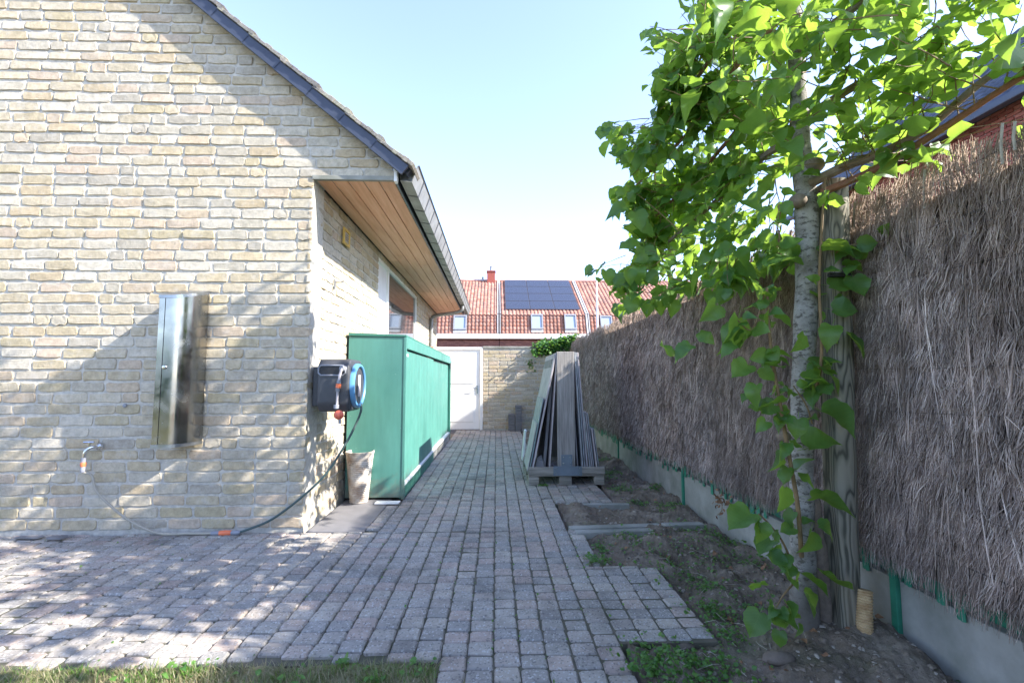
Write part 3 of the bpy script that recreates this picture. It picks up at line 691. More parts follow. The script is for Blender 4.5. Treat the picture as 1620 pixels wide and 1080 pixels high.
# ------------------------------------------------------------------ long green cabinet
gc = thing('green_cabinet', (-1.28, 7.7, 0), 'long sea green metal garden cabinet with sliding doors along the house wall', 'garden cabinet')
cx0, cx1, cy0, cy1, ct = -1.575, -.97, 5.17, 10.25, 1.735
MB().box(cx0, cy0, .02, cx1, cy0 + .03, ct - .03).build('end_panel', M['green'], gc, bevel=.004)
MB().box(cx0, cy1 - .03, .02, cx1 - .01, cy1, ct - .03).build('end_panel', M['green'], gc, bevel=.004)
MB().prism([(cx0, cy0 - .012, ct - .02), (cx1 + .006, cy0 - .012, ct - .028), (cx1 + .006, cy0 - .012, ct - .01), (cx0, cy0 - .012, ct + .012)],
           [(cx0, cy1 + .01, ct - .02), (cx1 + .006, cy1 + .01, ct - .028), (cx1 + .006, cy1 + .01, ct - .01), (cx0, cy1 + .01, ct + .012)]).build('lid', M['darkgreen'], gc)
MB().box(cx1 - .03, cy0 + .032, ct - .155, cx1 + .012, cy1 + .008, ct - .031).build('top_rail', M['green'], gc, bevel=.006)
MB().box(cx1 - .02, cy0 - .006, .0, cx1 + .010, cy0 + .028, ct - .032).build('corner_trim', M['green'], gc, bevel=.004)
MB().box(cx1 - .045, cy0 + .035, .16, cx1 - .02, 7.62, ct - .17).build('sliding_door', M['green'], gc, bevel=.004)
MB().box(cx1 - .075, 7.58, .16, cx1 - .046, cy1 - .05, ct - .17).build('sliding_door', M['green'], gc, bevel=.004)
MB().box(cx1 - .03, cy1 - .045, .0, cx1 + .008, cy1 + .006, ct - .157).build('corner_trim', M['darkgreen'], gc, bevel=.004)
MB().box(cx1 - .022, cy0 + .06, ct - .235, cx1 - .008, cy0 + .22, ct - .205).build('door_handle', M['white'], gc, bevel=.004)
MB().box(cx1 - .06, cy0 + .03, .128, cx1 + .004, cy1 - .05, .156).build('door_track', M['offwhite'], gc, bevel=.003)
for a, b, mt in ((cy0 + .03, 6.35, 'darkgreen'), (6.36, 7.6, 'darkgreen'), (7.61, 8.9, 'concrete'), (8.91, cy1 - .05, 'concrete')):
    MB().box(cx1 - .05, a, 0, cx1 + .002, b - .006, .124).build('plinth_board', M[mt], gc, bevel=.004)
MB().box(cx0 + .05, cy0 + .06, .05, cx1 - .08, cy1 - .06, .08).build('floor_panel', M['winframe'], gc)
e = MB(); ey = cy1 - .02
e.prism([(cx1 + .0, ey - .10, ct - .12), (cx1 + .0, ey + .05, ct - .12), (cx1 + .0, ey + .05, ct + .06), (cx1 + .0, ey - .10, ct + .04)],
        [(cx1 + .17, ey - .06, ct - .20), (cx1 + .17, ey + .03, ct - .20), (cx1 + .19, ey + .04, ct - .08), (cx1 + .19, ey - .07, ct - .09)])
e.build('rain_spout', M['offwhite'], gc, bevel=.02, smooth=True)
s_ = MB(); sc_ = (-1.36, 9.2, ct + .005)
s_.lathe([(.0, .002), (.10, .002), (.15, .10), (.165, .13), (.15, .13), (.10, .03), (.0, .02)], sc_, 24)
tag(s_.build('clay_saucer', M['terracotta'], smooth=True), 'brown clay plant bowl on top of the green cabinet', 'bowl')
p = at_z(613, 796)
tag(MB().box(p[0] - .12, p[1] - .05, .004, p[0] + .12, p[1] + .05, .016).build('white_slab', M['white'], bevel=.003), 'small white slab lying at the foot of the green cabinet', 'slab')

# slab, ribbed bin
tag(MB().box(-1.565, 4.135, -.05, -1.095, 5.2, -.002).build('grey_slab', M['greyslab'], bevel=.006), 'smooth dark grey slab let into the pavers at the house corner', 'slab')
bn = at_z(562, 797); bx, by = bn[0] + .01, bn[1] + .09
b_ = MB(); H_ = .50; pr = []
for k in range(27):
    t = k / 26; r = .088 + .048 * t
    if k < 23: pr += [(r, t * H_), (r + .005, t * H_ + .008)]
    else: pr += [(r + .004, t * H_), (r + .004, t * H_ + .008)]
pr += [(.148, H_ + .01), (.140, H_ + .01)] + [(.130 - .048 * t, H_ - .0 - H_ * .96 * t) for t in (.05, .5, 1)] + [(0, .02)]
bin_ = thing('ribbed_bin', (bx, by, 0), 'stained cream ribbed plastic bin beside the green cabinet', 'bin')
b_.lathe([(0, .004)] + pr, (bx, by, 0), 28).build('bin_body', M['cream'], bin_, smooth=True)
MB().lathe([(.137, H_ - .02), (.143, H_ - .012), (.144, H_ + .012), (.138, H_ + .014), (.134, H_ - .015)], (bx, by, 0), 28).build('rim', M['terracotta'] if False else M['cream'], bin_, smooth=True)
# dropped slates at the wall foot
for i, (px, py, w, d, lab) in enumerate(((48, 851, .20, .05, 'flat dark slate lying at the wall foot, the longer piece at left'), (92, 852, .13, .06, 'flat dark slate lying at the wall foot, the short piece nearer the tap'))):
    p = at_z(px, py); m = MB()
    o_ = [(-w / 2, -d / 2), (w * .4, -d / 2 - .01), (w / 2, d * .2), (w * .3, d / 2), (-w * .45, d / 2 - .008)]
    m.prism([(p[0] + a, p[1] + b, .004) for a, b in o_], [(p[0] + a, p[1] + b, .016 + .006 * i) for a, b in o_])
    tag(m.build('slate', M['sheetdark'], bevel=.002), lab, 'slate', 'slates dropped at the wall foot')

# ------------------------------------------------------------------ back wall with the white door
BY = 12.07
bwall = thing('garden_wall', (.8, BY, 0), 'pale brick garden wall closing off the end of the path', 'garden wall')
BX0, BX1 = -.325, 2.6; BT = 2.03
MB().box(BX0, BY + .012, -.05, BX1, BY + .22, BT).build('wall_core', M['mortar'], bwall)
MB().box(BX0 - .02, BY - .02, BT + .002, BX1, BY + .25, BT + .05).build('coping', M['concrete'], bwall, bevel=.008)
spots = []; z = .03
while z + BH < BT + .02:
    for (u, L, s, sc) in course(BX0, BX1, rb):
        x = u; w = weight((x, BY, z), 1) if x < 2.0 else 0
        put_brick(lambda a_, b_, c: T(a_, BY + .012 - .0125 + c, b_), x, z + BH / 2, sc, s, w)
    z += ROW
place_pieces('brick', brick_shapes, brick_mesh, spots, M['brick'], bwall, 300, 'brickwork')
gd = thing('garden_door', (-.86, BY, 0), 'white panelled garden door beside the back wall', 'door')
dx0, dx1 = -1.53, -.335; dt = 2.06
f_ = MB().box(dx0, BY - .01, 0, dx0 + .07, BY + .09, dt).box(dx1 - .07, BY - .01, 0, dx1, BY + .09, dt).box(dx0 + .071, BY - .008, dt - .07, dx1 - .071, BY + .088, dt - .001)
f_.build('door_frame', M['white'], gd, bevel=.006)
leaf_ = MB().box(dx0 + .075, BY + .02, .02, dx1 - .075, BY + .06, dt - .075).build('door_leaf', M['white'], gd, bevel=.004)
MB().box(dx0 + .20, BY + .008, 1.15, dx1 - .22, BY + .018, dt - .2).build('door_panel', M['white'], leaf_, bevel=.008)
MB().box(dx0 + .20, BY + .008, .2, dx1 - .22, BY + .018, 1.0).build('door_panel', M['white'], leaf_, bevel=.008)
MB().box(dx1 - .15, BY - .004, .90, dx1 - .115, BY + .019, 1.10).tube([(dx1 - .132, BY, 1.03), (dx1 - .132, BY - .05, 1.03), (dx1 - .25, BY - .055, 1.03)], .010, 8).build('handle', M['steeltrim'], leaf_)
# stacked grey blocks at the wall foot
k = 0
for c in range(2):
    for r in range(9 - 3 * (1 - c)):
        x = .38 + c * .17; m = MB().box(x - .08, BY - .20, r * .068 + .002, x + .08, BY - .035, r * .068 + .066, T(0, 0, 0))
        tag(m.build('grey_block', M['greyslab'], bevel=.005, seg=1), 'grey concrete block, %s of the %s column in the stack against the back wall' % (('lowest', 'second', 'third', 'fourth', 'fifth', 'sixth', 'seventh', 'eighth', 'topmost')[r], ('left', 'right')[c]), 'block', 'grey blocks stacked against the back wall')

# ------------------------------------------------------------------ pallet with an A-frame of boards
PXA, PXB, PYA, PYB = .385, 1.295, 5.80, 7.0
pal = thing('pallet', (.84, 6.4, 0), 'weathered wooden pallet carrying the leaning boards', 'pallet')
for y in (PYA, (PYA + PYB) / 2 - .05, PYB - .1):
    for x, w in ((PXA, .13), (.755, .15), (PXB - .12, .12)): MB().box(x, y + .006, .022, x + w, y + .1, .10).build('block', M['palletwood'], pal, bevel=.006, seg=1)
    MB().box(PXA, y + .002, .101, PXB, y + .1, .125).build('cross_board', M['palletwood'], pal, bevel=.004, seg=1)
for x, w in ((PXA, .13), (.755, .15), (PXB - .12, .12)): MB().box(x, PYA + .004, 0, x + w, PYB, .021).build('bottom_board', M['palletwood'], pal, bevel=.003, seg=1)
MB().box(PXA, PYA - .022, .127, PXB, PYA - .001, .215).build('front_board', M['palletwood'], pal, bevel=.004, seg=1)
for k in range(6):
    y = PYA + .003 + k * .2; MB().box(PXA, y, .128, PXB, y + .16, .150).build('deck_board', M['palletwood'], pal, bevel=.004, seg=1)
fr = thing('a_frame_stand', (.84, 5.9, .15), 'upright grey plank stand bolted to the pallet with a blue grey steel plate', 'stand')
PLX0, PLX1, PT = .735, .945, 1.585
MB().box(PLX0, PYA + .0, .151, PLX1, PYA + .045, PT).build('front_plank', M['greywood'], fr, bevel=.004, seg=1)
MB().box(PLX0, PYB - .08, .151, PLX1, PYB - .04, PT).build('rear_plank', M['greywood'], fr, bevel=.004, seg=1)
MB().box(.80, PYA + .046, PT - .14, .88, PYB - .081, PT - .05).build('ridge_rail', M['greywood'], fr, bevel=.004, seg=1)
pl = MB(); yy = PYA - .026
pl.prism([(.775, yy, .36), (.905, yy, .36), (.905, yy, .225), (1.02, yy, .225), (1.02, yy, .115), (.68, yy, .115), (.68, yy, .225), (.775, yy, .225)],
         [(.775, yy - .006, .36), (.905, yy - .006, .36), (.905, yy - .006, .225), (1.02, yy - .006, .225), (1.02, yy - .006, .115), (.68, yy - .006, .115), (.68, yy - .006, .225), (.775, yy - .006, .225)])
plate = pl.build('steel_plate', M['bluegrey'], fr)
for x, z in ((.80, .33), (.88, .33), (.80, .26), (.88, .26), (.71, .20), (.99, .20), (.71, .14), (.99, .14)): MB().lathe([(0, -.005), (.007, -.004), (.008, 0)], (x, yy - .006, z), 8, 'Y').build('bolt', M['chrome'], plate)
def sheet(xb, zb, xt, zt, thk, y0, y1, mt, label, grp=None):
    """a board leaning in the xz plane: foot (xb, zb), head (xt, zt)"""
    d = Vector((xt - xb, 0, zt - zb)).normalized(); n = Vector((-d.z, 0, d.x)) * thk
    a, b = Vector((xb, 0, zb)), Vector((xt, 0, zt)); pr = [a, b, b + n, a + n]
    m = MB().prism([(p.x, y0, p.z) for p in pr], [(p.x, y1, p.z) for p in pr])
    return tag(m.build('leaning_board', M[mt], bevel=min(.003, thk * .3), seg=1), label, 'board', 'boards leaning on the stand')
D = .152
sheet(.44, D, .735, 1.565, .022, PYA + .01, 6.9, 'sheet', 'tall pale board leaning on the left of the stand, outermost full height one')
sheet(.405, D, .575, 1.02, .012, PYA - .0, 6.6, 'bluegrey', 'shorter blue edged board leaning outside the tall pale one on the left')
sheet(.395 - .012, D, .50, .72, .01, PYA + .06, 6.5, 'sheet', 'low thin board at the outer left foot of the stack')
sheet(.645, D, .745, 1.575, .014, PYA + .01, 6.85, 'sheet', 'tall board with pale edge leaning close to the left of the grey plank')
sheet(.60, D, .722, 1.5, .035, PYA + .12, 6.8, 'sheetdark', 'dark board leaning between the two tall pale boards on the left')
rights = [(1.03, .945, 1.58, .016, 'sheetworn', 'inner worn full height board leaning on the right of the grey plank'),
          (1.06, .965, 1.58, .016, 'sheetworn', 'second worn full height board on the right of the grey plank'),
          (1.09, .985, 1.58, .018, 'sheet', 'outermost worn full height board on the right of the grey plank'),
          (1.125, 1.05, .86, .014, 'sheetworn', 'innermost of the half height boards on the right of the stack'),
          (1.148, 1.075, .86, .014, 'sheet', 'second of the half height boards on the right of the stack'),
          (1.172, 1.10, .84, .014, 'sheetworn', 'outermost of the half height boards on the right of the stack'),
          (1.205, 1.145, .66, .014, 'sheet', 'inner low board at the right foot of the stack'),
          (1.232, 1.17, .66, .012, 'sheetworn', 'outermost low board at the right foot of the stack')]
for i, (xb, xt, zt, t_, mt, lab) in enumerate(rights): sheet(xb + t_, D, xt + t_, zt, t_, PYA + .005 + .013 * (i % 3), 6.75 + .05 * (i % 3), mt, lab)
sheet(.99, D, .95, .83, .016, PYA + .02, 6.4, 'sheetdark', 'short dark board standing right beside the grey plank')
for x, w, lab in ((.66, .05, 'grey offcut lying on the pallet left of the plank, the wider one'), (.715, .03, 'grey offcut lying on the pallet hard against the plank')):
    mt = T(x, 6.25, .165) @ RZ(.12); tag(MB().box(-w / 2, -.4, -.012, w / 2, .4, .012, mt).build('offcut', M['sheet'], bevel=.003, seg=1), lab, 'offcut', 'offcuts lying on the pallet')
cr = MB(); c = Vector((.525, 5.93, .152))
for k in range(9):
    a = k * .7; pts_ = [c + Vector((random.uniform(-.07, .07), random.uniform(-.05, .05), 0)) for _ in range(3)]
cr.prism([c + Vector((-.07, -.05, 0)), c + Vector((.07, -.06, 0)), c + Vector((.075, .05, 0)), c + Vector((-.06, .06, 0))], [c + Vector((-.03, -.03, .16)), c + Vector((.05, -.05, .10)), c + Vector((.03, .03, .19)), c + Vector((-.035, .03, .13))])
tag(cr.build('folded_sheeting', M['sheetdark'], bevel=.012), 'dark crumpled sheeting tucked behind the left boards on the pallet', 'sheeting')
p = at_z(833, 690)
tag(MB().prism([(.40, 7.55, 0), (.43, 7.55, 0), (.475, 7.55, .46), (.445, 7.55, .46)], [(.40, 7.75, 0), (.43, 7.75, 0), (.475, 7.75, .46), (.445, 7.75, .46)]).build('white_board', M['white'], bevel=.006), 'short white board leaning behind the left of the stack', 'board')

# ------------------------------------------------------------------ brushwood fence on a concrete base
FX = 1.93; FTOP = 2.15
fence = thing('brushwood_fence', (FX, 5.5, 0), 'tall brown grey brushwood fence on a low concrete base', 'fence')
POSTS = [-.30, 2.34, 4.98, 7.62, 10.26, 12.0]
for a, b in zip(POSTS[:-1], POSTS[1:]):
    MB().box(FX - .0, a + .022, -.1, FX + .05, b - .022, .29).build('concrete_panel', M['concrete'], fence, bevel=.006)
for y in POSTS: MB().box(FX - .018, y - .02, -.1, FX + .045, y + .02, 2.05).build('post', M['fencegreen'], fence, bevel=.004)
for y in np.arange(1.3, 12, .085):
    if random.random() < (.72 if y > 2.6 else .45):
        w = random.choice([.04, .045, .055, .03]); zz = random.uniform(.225, .30) if y > 2.6 else random.uniform(.255, .30)
        s_ = MB(); x = FX - .012 - random.uniform(0, .006)
        s_.prism([(x, y, zz), (x - .004, y + w * .3, zz - .003), (x - .002, y + w * .5, zz), (x - .004, y + w * .7, zz), (x, y + w, zz + .002), (x + .003, y + w, zz), (x + .003, y, zz)],
                 [(x, y, .9), (x - .004, y + w * .3, .9), (x - .002, y + w * .5, .9), (x - .004, y + w * .7, .9), (x, y + w, .9), (x + .003, y + w, .9), (x + .003, y, .9)])
        s_.build('slat', M['fencegreen'], fence)
MB().box(FX + .052, -.3, .1, FX + .056, 12.0, 2.02).build('green_screen', M['fencegreen'], fence)
MB().box(FX - .03, .2, .385, FX - .022, 12.0, 2.04).build('twig_backing', M['brushback'], fence, kind='stuff')
def twigs(n, ylo, yhi, rad, bias):
    """strands hanging row below row from the tie wires, tufted outwards at their lower ends"""
    y = ylo + (yhi - ylo) * RNG.random(n) ** bias
    rows = np.arange(.56, 2.16, .098); k = RNG.integers(0, len(rows), n); zt = rows[k] + RNG.normal(0, .011, n) + .012 * np.sin(y * 3.3 + k * 2.1)
    bundle = np.floor(y / .035) + k * 911
    h = lambda s: np.modf(np.abs(np.sin(bundle * 12.9898 + s) * 43758.5453))[0]
    short = RNG.random(n) < .74
    out0 = .006 + .014 * h(1.) + .006 * np.sin(y * 5 + k); L = np.where(short, .105 + .055 * RNG.random(n), .22 + .2 * RNG.random(n))
    L = np.minimum(L, zt - .365 + .055 * RNG.random(n) + .02 * np.sin(y * 7.3) + .015 * np.sin(y * 19))
    lean = (h(2.) - .5) * .12 + RNG.normal(0, np.where(RNG.random(n) < .9, .02, .10)); r = rad * RNG.uniform(.55, 1.5, n); big = RNG.random(n) < .02; r = np.where(big, r * 2.3, r)
    top_flare = (zt > 2.02)
    zt = np.where(top_flare, zt + RNG.uniform(-.03, .075, n) + .025 * np.sin(y * 3.1) + .015 * np.sin(y * 11), zt)
    X0 = FX - .03
    t = np.array([0, .35, .72, 1.0]); P = np.zeros((n, 4, 3))
    curl = RNG.normal(0, .006, (n, 4)) * t; bulge = np.stack([0 * h(1), .35 + .4 * h(3.), .75 + .4 * h(4.), 1 + .5 * h(5.)], 1)
    P[:, :, 0] = X0 - out0[:, None] - bulge * (np.where(short, .034, .020) * (.6 + .7 * h(6.)))[:, None] - RNG.uniform(0, .012, (n, 1)) + RNG.normal(0, .004, (n, 4))
    P[:, :, 1] = y[:, None] + lean[:, None] * t * (L / .3)[:, None] + curl
    P[:, :, 2] = zt[:, None] - L[:, None] * t
    d = P[:, -1] - P[:, 0]; d /= np.linalg.norm(d, axis=1, keepdims=True)
    u = np.cross(d, np.array([0, 1., 0.])); u /= np.linalg.norm(u, axis=1, keepdims=True); w = np.cross(d, u)
    tap = np.array([.9, 1, .85, .45]); V = np.zeros((n, 4, 3, 3))
    for j in range(3):
        a = 2 * math.pi * j / 3 + .5
        V[:, :, j] = P + (u * math.cos(a) + w * math.sin(a))[:, None, :] * (r[:, None] * tap)[:, :, None]
    base = (np.arange(n) * 12)[:, None]
    q = np.array([(i * 3 + j, i * 3 + (j + 1) % 3, (i + 1) * 3 + (j + 1) % 3, (i + 1) * 3 + j) for i in range(3) for j in range(3)])
    Fc = (base[:, :, None] + q[None]).reshape(-1, 4)
    return V.reshape(-1, 3), Fc
V1, F1 = twigs(62000, .9, 4.2, .00125, 1.0); V2, F2 = twigs(32000, 4.2, 12.0, .0026, 1.25)
link_mesh('brush_screen', raw_mesh('brush_screen', np.concatenate([V1, V2]), np.concatenate([F1, F2 + len(V1)]), smooth=True), M['brush'], fence, kind='stuff')
m = MB(); rs = random.Random(5)
for _ in range(320):
    y = .95 + 4.6 * rs.random() ** 1.3; z = rs.uniform(.75, 2.2); L = rs.uniform(.25, .85); L = min(L, z - .36); a = rs.gauss(0, .10); x = FX - .062 - rs.uniform(.004, .022)
    b_ = rs.gauss(0, .025); q_ = rs.uniform(.0012, .0026)
    m.tube([(x + .012, y, z), (x - .004, y + a * L * .35 + b_, z - L * .35), (x - .008, y + a * L * .7 + b_ * .6, z - L * .7), (x - .002, y + a * L, z - L)], [q_ * .7, q_, q_, q_ * .6], 4, False)
    if rs.random() < .5: m.tube([(x - .004, y + a * L * .35 + b_, z - L * .35), (x - .012, y + a * L * .5 + b_ + rs.gauss(0, .05), z - L * .35 - rs.uniform(.06, .16))], [q_ * .7, q_ * .4], 3, False)
m.build('long_sticks', M['brush'], fence, kind='stuff')
for z in np.arange(.52, 2.1, .196):
    MB().tube(smooth_path([(FX - .078 + .006 * math.sin(y * 9 + z * 5), y, z + .008 * math.sin(y * 4.1 + z * 7)) for y in np.arange(.6, 12.01, .3)], 2), .0011, 4).build('tie_wire', M['black'], fence)
for px, py0, py1 in ((1463, 268, 330), (1586, 195, 260), (1606, 192, 238), (1352, 320, 360)):
    a = at_x(px, py0, FX - .085); b = at_x(px, py1, FX - .08)
    MB().tube([a, (a + b) / 2 + np.array([0, .006, 0]), b], .005, 6).build('pale_stick', M['hose_old'], fence)

# dry leaf cluster at the fence foot, plastic pipe, post
dl = thing('dry_leaf_cluster', tuple(at_x(1143, 798, FX - .08)), 'withered brown leaves caught on the fence above the concrete base', 'dry leaves')
c = Vector(dl.location); m = MB()
for k in range(46):
    o_ = c + Vector((random.uniform(-.05, .02), random.gauss(0, .07), random.gauss(.02, .07))); u = Vector((random.gauss(0, 1), random.gauss(0, 1), random.gauss(0, 1))).normalized(); w = u.orthogonal().normalized()
    s = random.uniform(.012, .028); m.add([o_ - u * s, o_ + w * s * .6 + Vector((0, 0, .006)), o_ + u * s, o_ - w * s * .5], [(0, 1, 2), (0, 2, 3)])
m.build('withered_leaves', M['dryleaf'], dl, kind='stuff')
MB().tube(smooth_path([c + Vector((.03, .05, .12)), c + Vector((0, .02, .05)), c + Vector((-.02, -.03, -.03)), c + Vector((-.03, .03, -.09))]), .003, 5).build('stem', M['twig'], dl)
pp = at_z(1376, 1030); pa, pb = Vector((pp[0] - .01, pp[1] + .02, -.03)), Vector((pp[0] + .035, pp[1] + .06, .25))
m = MB(); N_ = 24; pts_ = []; rad = []
for k in range(N_ * 2 + 1):
    pts_.append(pa.lerp(pb, k / (N_ * 2))); rad.append(.036 if k % 2 else .031)
dirv = (pb - pa).normalized()
pts_ += [pb, pb - dirv * .12]; rad += [.029, .029]
m.tube(pts_, rad, 20, False)
tag(m.build('corrugated_pipe', M['yellowpipe'], smooth=False), 'short corrugated yellow plastic pipe sticking out of the soil by the post', 'pipe')
pt = thing('wooden_post', (1.64, 2.33, 0), 'thick weathered wooden post standing beside the tree trunk', 'post')
pa = at_z(1334, 1006); pA = Vector((pa[0], pa[1] - .0, -.12)); pB = Vector(tuple(at_y(1315, 290, 2.36)))
ax = (pB - pA).normalized(); m = MB(); ring = []
for k in range(24):
    a = 2 * math.pi * k / 24; x, y = .074 * math.cos(a), .074 * math.sin(a)
    if x < -.048: x = -.048                            # sawn flat on the tree side
    ring.append((x, y))
ra = [pA + Vector((x, y, 0)) for x, y in ring]; rb_ = [pB + Vector((x * .97, y * .97, 0)) for x, y in ring]
mid = [[pA.lerp(pB, t) + Vector((x * (1 + .015 * math.sin(7 * t + 3)), y, 0)) for x, y in ring] for t in np.linspace(0, 1, 9)]
for i in range(8):
    n = 24; m.add(mid[i] + mid[i + 1], [(j, (j + 1) % n, n + (j + 1) % n, n + j) for j in range(n)])
m.add(mid[8], [tuple(range(24))]); m.build('post_shaft', M['post'], pt, smooth=True)
MB().tube([pB - ax * .5 + Vector((-.09, -.09, 0)), pB - ax * .5 + Vector((.02, -.085, .0)), pB - ax * .49 + Vector((.085, .02, 0))], .012, 6).build('tie_strap', M['black'], pt)

# ------------------------------------------------------------------ pleached lime tree
tree = thing('lime_tree', (TRUNK[0], TRUNK[1], 0), 'pleached lime tree with pale mottled trunk and big heart shaped leaves before the fence', 'tree')
TY = 2.40
tpx = [(1278, 1030, .086), (1273, 960, .068), (1270, 880, .062), (1268, 800, .060), (1268, 700, .059), (1271, 600, .058), (1275, 480, .057), (1277, 400, .057), (1275, 320, .060), (1268, 230, .050), (1262, 130, .044), (1256, 20, .040)]
tp_ = [tuple(at_y(x, y, TY)) for x, y, r in tpx]; tr = [r * .92 for *_, r in tpx]
tp_[0] = (tp_[0][0], tp_[0][1], -.06)
x_, y_, z_ = tp_[-1]
tp_ += [(x_ - .01, y_, z_ + .5), (x_, y_ + .02, z_ + 1.1), (x_ + .03, y_, z_ + 1.7)]; tr += [.034, .025, .012]
sp_ = smooth_path(tp_, 4); rr_ = np.interp(np.linspace(0, len(tr) - 1, len(sp_)), range(len(tr)), tr) * (1 + .05 * np.sin(np.arange(len(sp_)) * 1.7))
trunk = MB().tube(sp_, list(rr_), 14).build('trunk', M['bark'], tree, smooth=True)
def trunk_at(z):
    for a, b in zip(sp_[:-1], sp_[1:]):
        if a[2] <= z <= b[2]: return np.array(a) + (np.array(b) - np.array(a)) * (z - a[2]) / (b[2] - a[2])
    return np.array(sp_[-1])
# root flare, its dark bark standing in for the shadowed hollow by the post, the knots where shoots were cut
for (px, py, r) in ((1240, 690, .034), (1288, 262, .05), (1262, 318, .045), (1287, 655, .03)):
    c = at_y(px, py, TY - .045); MB().lathe([(r * math.sin(a) * 1.0, -r * math.cos(a) * .8) for a in np.linspace(.05, math.pi - .05, 9)], tuple(c), 12).build('knot', M['branch'], tree, smooth=True)
MB().tube(smooth_path([tuple(at_z(1310, 1006) + np.array([0, .06, -.05])), tuple(at_y(1298, 930, TY + .06)), tuple(at_y(1290, 850, TY + .05)), tuple(at_y(1283, 780, TY + .02))]), [.06] * 6 + [.05] * 6 + [.04] * 6 + [.03], 10).build('flare_as_dark_hollow', M['branch'], tree, smooth=True)
ends = []
# shoot lines: (points, radius at start, material)
def stem(name, pts, r0, r1, mt, n=8, res=5):
    s = smooth_path(pts, res); o = MB().tube(s, list(np.linspace(r0, r1, len(s))), n).build(name, M[mt], tree, smooth=True); return s
P_ = lambda L: [tuple(at_y(x, y, Y)) for x, y, Y in L]
limbs = []
limbs.append(stem('branch', P_([(1282, 290, 2.36), (1340, 262, 2.22), (1400, 240, 2.08), (1470, 200, 1.95), (1560, 125, 1.80), (1680, 50, 1.62)]), .026, .012, 'branch'))
limbs.append(stem('branch', P_([(1300, 305, 2.34), (1370, 275, 2.18), (1440, 236, 2.02), (1520, 185, 1.86), (1580, 145, 1.74), (1700, 70, 1.55)]), .020, .011, 'redbranch'))
limbs.append(stem('branch', P_([(1262, 225, 2.42), (1222, 238, 2.52), (1178, 275, 2.66), (1120, 330, 2.82), (1060, 380, 3.0), (1010, 420, 3.2)]), .024, .007, 'branch'))
limbs.append(stem('branch', P_([(1262, 120, 2.4), (1240, 128, 2.46), (1200, 165, 2.58), (1150, 225, 2.74), (1090, 290, 2.92), (1030, 350, 3.1)]), .022, .006, 'redbranch'))
limbs.append(stem('branch', P_([(1258, 60, 2.4), (1200, 60, 2.5), (1137, 150, 2.66), (1098, 200, 2.8), (1050, 250, 2.95), (1000, 300, 3.1)]), .020, .006, 'redbranch'))
limbs.append(stem('branch', P_([(1256, 0, 2.4), (1180, 20, 2.5), (1114, 108, 2.66), (1087, 151, 2.76), (1050, 200, 2.9)]), .018, .006, 'redbranch'))
limbs.append(stem('branch', P_([(1268, 190, 2.36), (1330, 150, 2.25), (1420, 95, 2.05), (1500, 30, 1.9), (1600, -60, 1.7)]), .024, .012, 'branch'))
limbs.append(stem('branch', P_([(1262, 80, 2.36), (1310, 45, 2.25), (1380, -10, 2.1), (1480, -90, 1.9)]), .026, .012, 'branch'))
for z in (3.6, 4.05, 4.5):                                # tiers above the frame
    c = trunk_at(z)
    for s in (1, -1): limbs.append(stem('branch', [tuple(c), tuple(c + np.array([-.05, s * .5, .06])), tuple(c + np.array([.02, s * .8, .02])), tuple(c + np.array([-.04, s * (.9 if s > 0 else 1.7), .1]))], .02, .007, 'branch'))
# leaf shapes
def leaf_shape(curl, fold, wav):
    V = []; F_ = []; U = []; rr = random.Random(int(curl * 1000 + fold * 77 + wav * 999))
    def put(x, y):
        V.append((x, y, abs(x) * fold - curl * (y - .1) ** 2 + wav * math.sin(y * 9 + x * 5) * abs(x) * 2 + rr.gauss(0, .008))); U.append((x, y)); return len(V) - 1
    mid_ = [put(0, y) for y in (0, .14, .34, .55, .75, .92, 1.08)]
    base = [(.10, -.09), (.22, -.135), (.36, -.08), (.46, .05), (.51, .20), (.52, .36), (.48, .52), (.41, .65), (.31, .77), (.18, .88), (.06, .99)]
    near = [0, 0, 0, 1, 1, 2, 3, 3, 4, 5, 6]
    for sg in (1, -1):
        w = rr.uniform(.88, 1.06); o_ = []
        for i, (x, y) in enumerate(base): k = 1 + (.05 if i % 2 else -.03) * (i > 1); o_.append(put(sg * x * k * w, y + rr.gauss(0, .012)))
        tri = []
        for i in range(len(base) - 1):
            tri.append((mid_[near[i]], o_[i], o_[i + 1]))
            if near[i + 1] != near[i]: tri.append((mid_[near[i]], o_[i + 1], mid_[near[i + 1]]))
        F_ += tri if sg == 1 else [(a, c, b) for a, b, c in tri]
    b = [len(V) + i for i in range(4)]
    for x, y, z in ((-.012, 0, 0), (.012, 0, 0), (.010, -.42, .06), (-.010, -.42, .06)): V.append((x, y, z)); U.append((x, y))
    F_ += [(b[0], b[1], b[2]), (b[0], b[2], b[3])]
    return np.array(V), np.array(F_), np.array(U)
LS = [leaf_shape(*a) for a in ((.25, .28, .05), (.55, .12, .10), (.10, .50, .06), (.80, .25, .09), (.3, -.22, .10), (.45, .70, .06), (1.0, .40, .08), (-.2, .38, .09))]
LM = [raw_mesh('leaf', *s[:2], uv=s[2], smooth=True) for s in LS]
for me in LM: me.materials.append(M['leaf'])
leaves = []           # (shape, Matrix, size)
def leaf_matrix(p, tip, nrm, s):
    t = Vector(tip).normalized(); n = Vector(nrm); n = (n - t * n.dot(t)).normalized(); x = t.cross(n)
    m = Matrix(((x.x, t.x, n.x, p[0]), (x.y, t.y, n.y, p[1]), (x.z, t.z, n.z, p[2]), (0, 0, 0, 1)))
    return m @ Matrix.Translation((0, .42 * s, 0)) @ Matrix.Diagonal((s, s, s, 1))
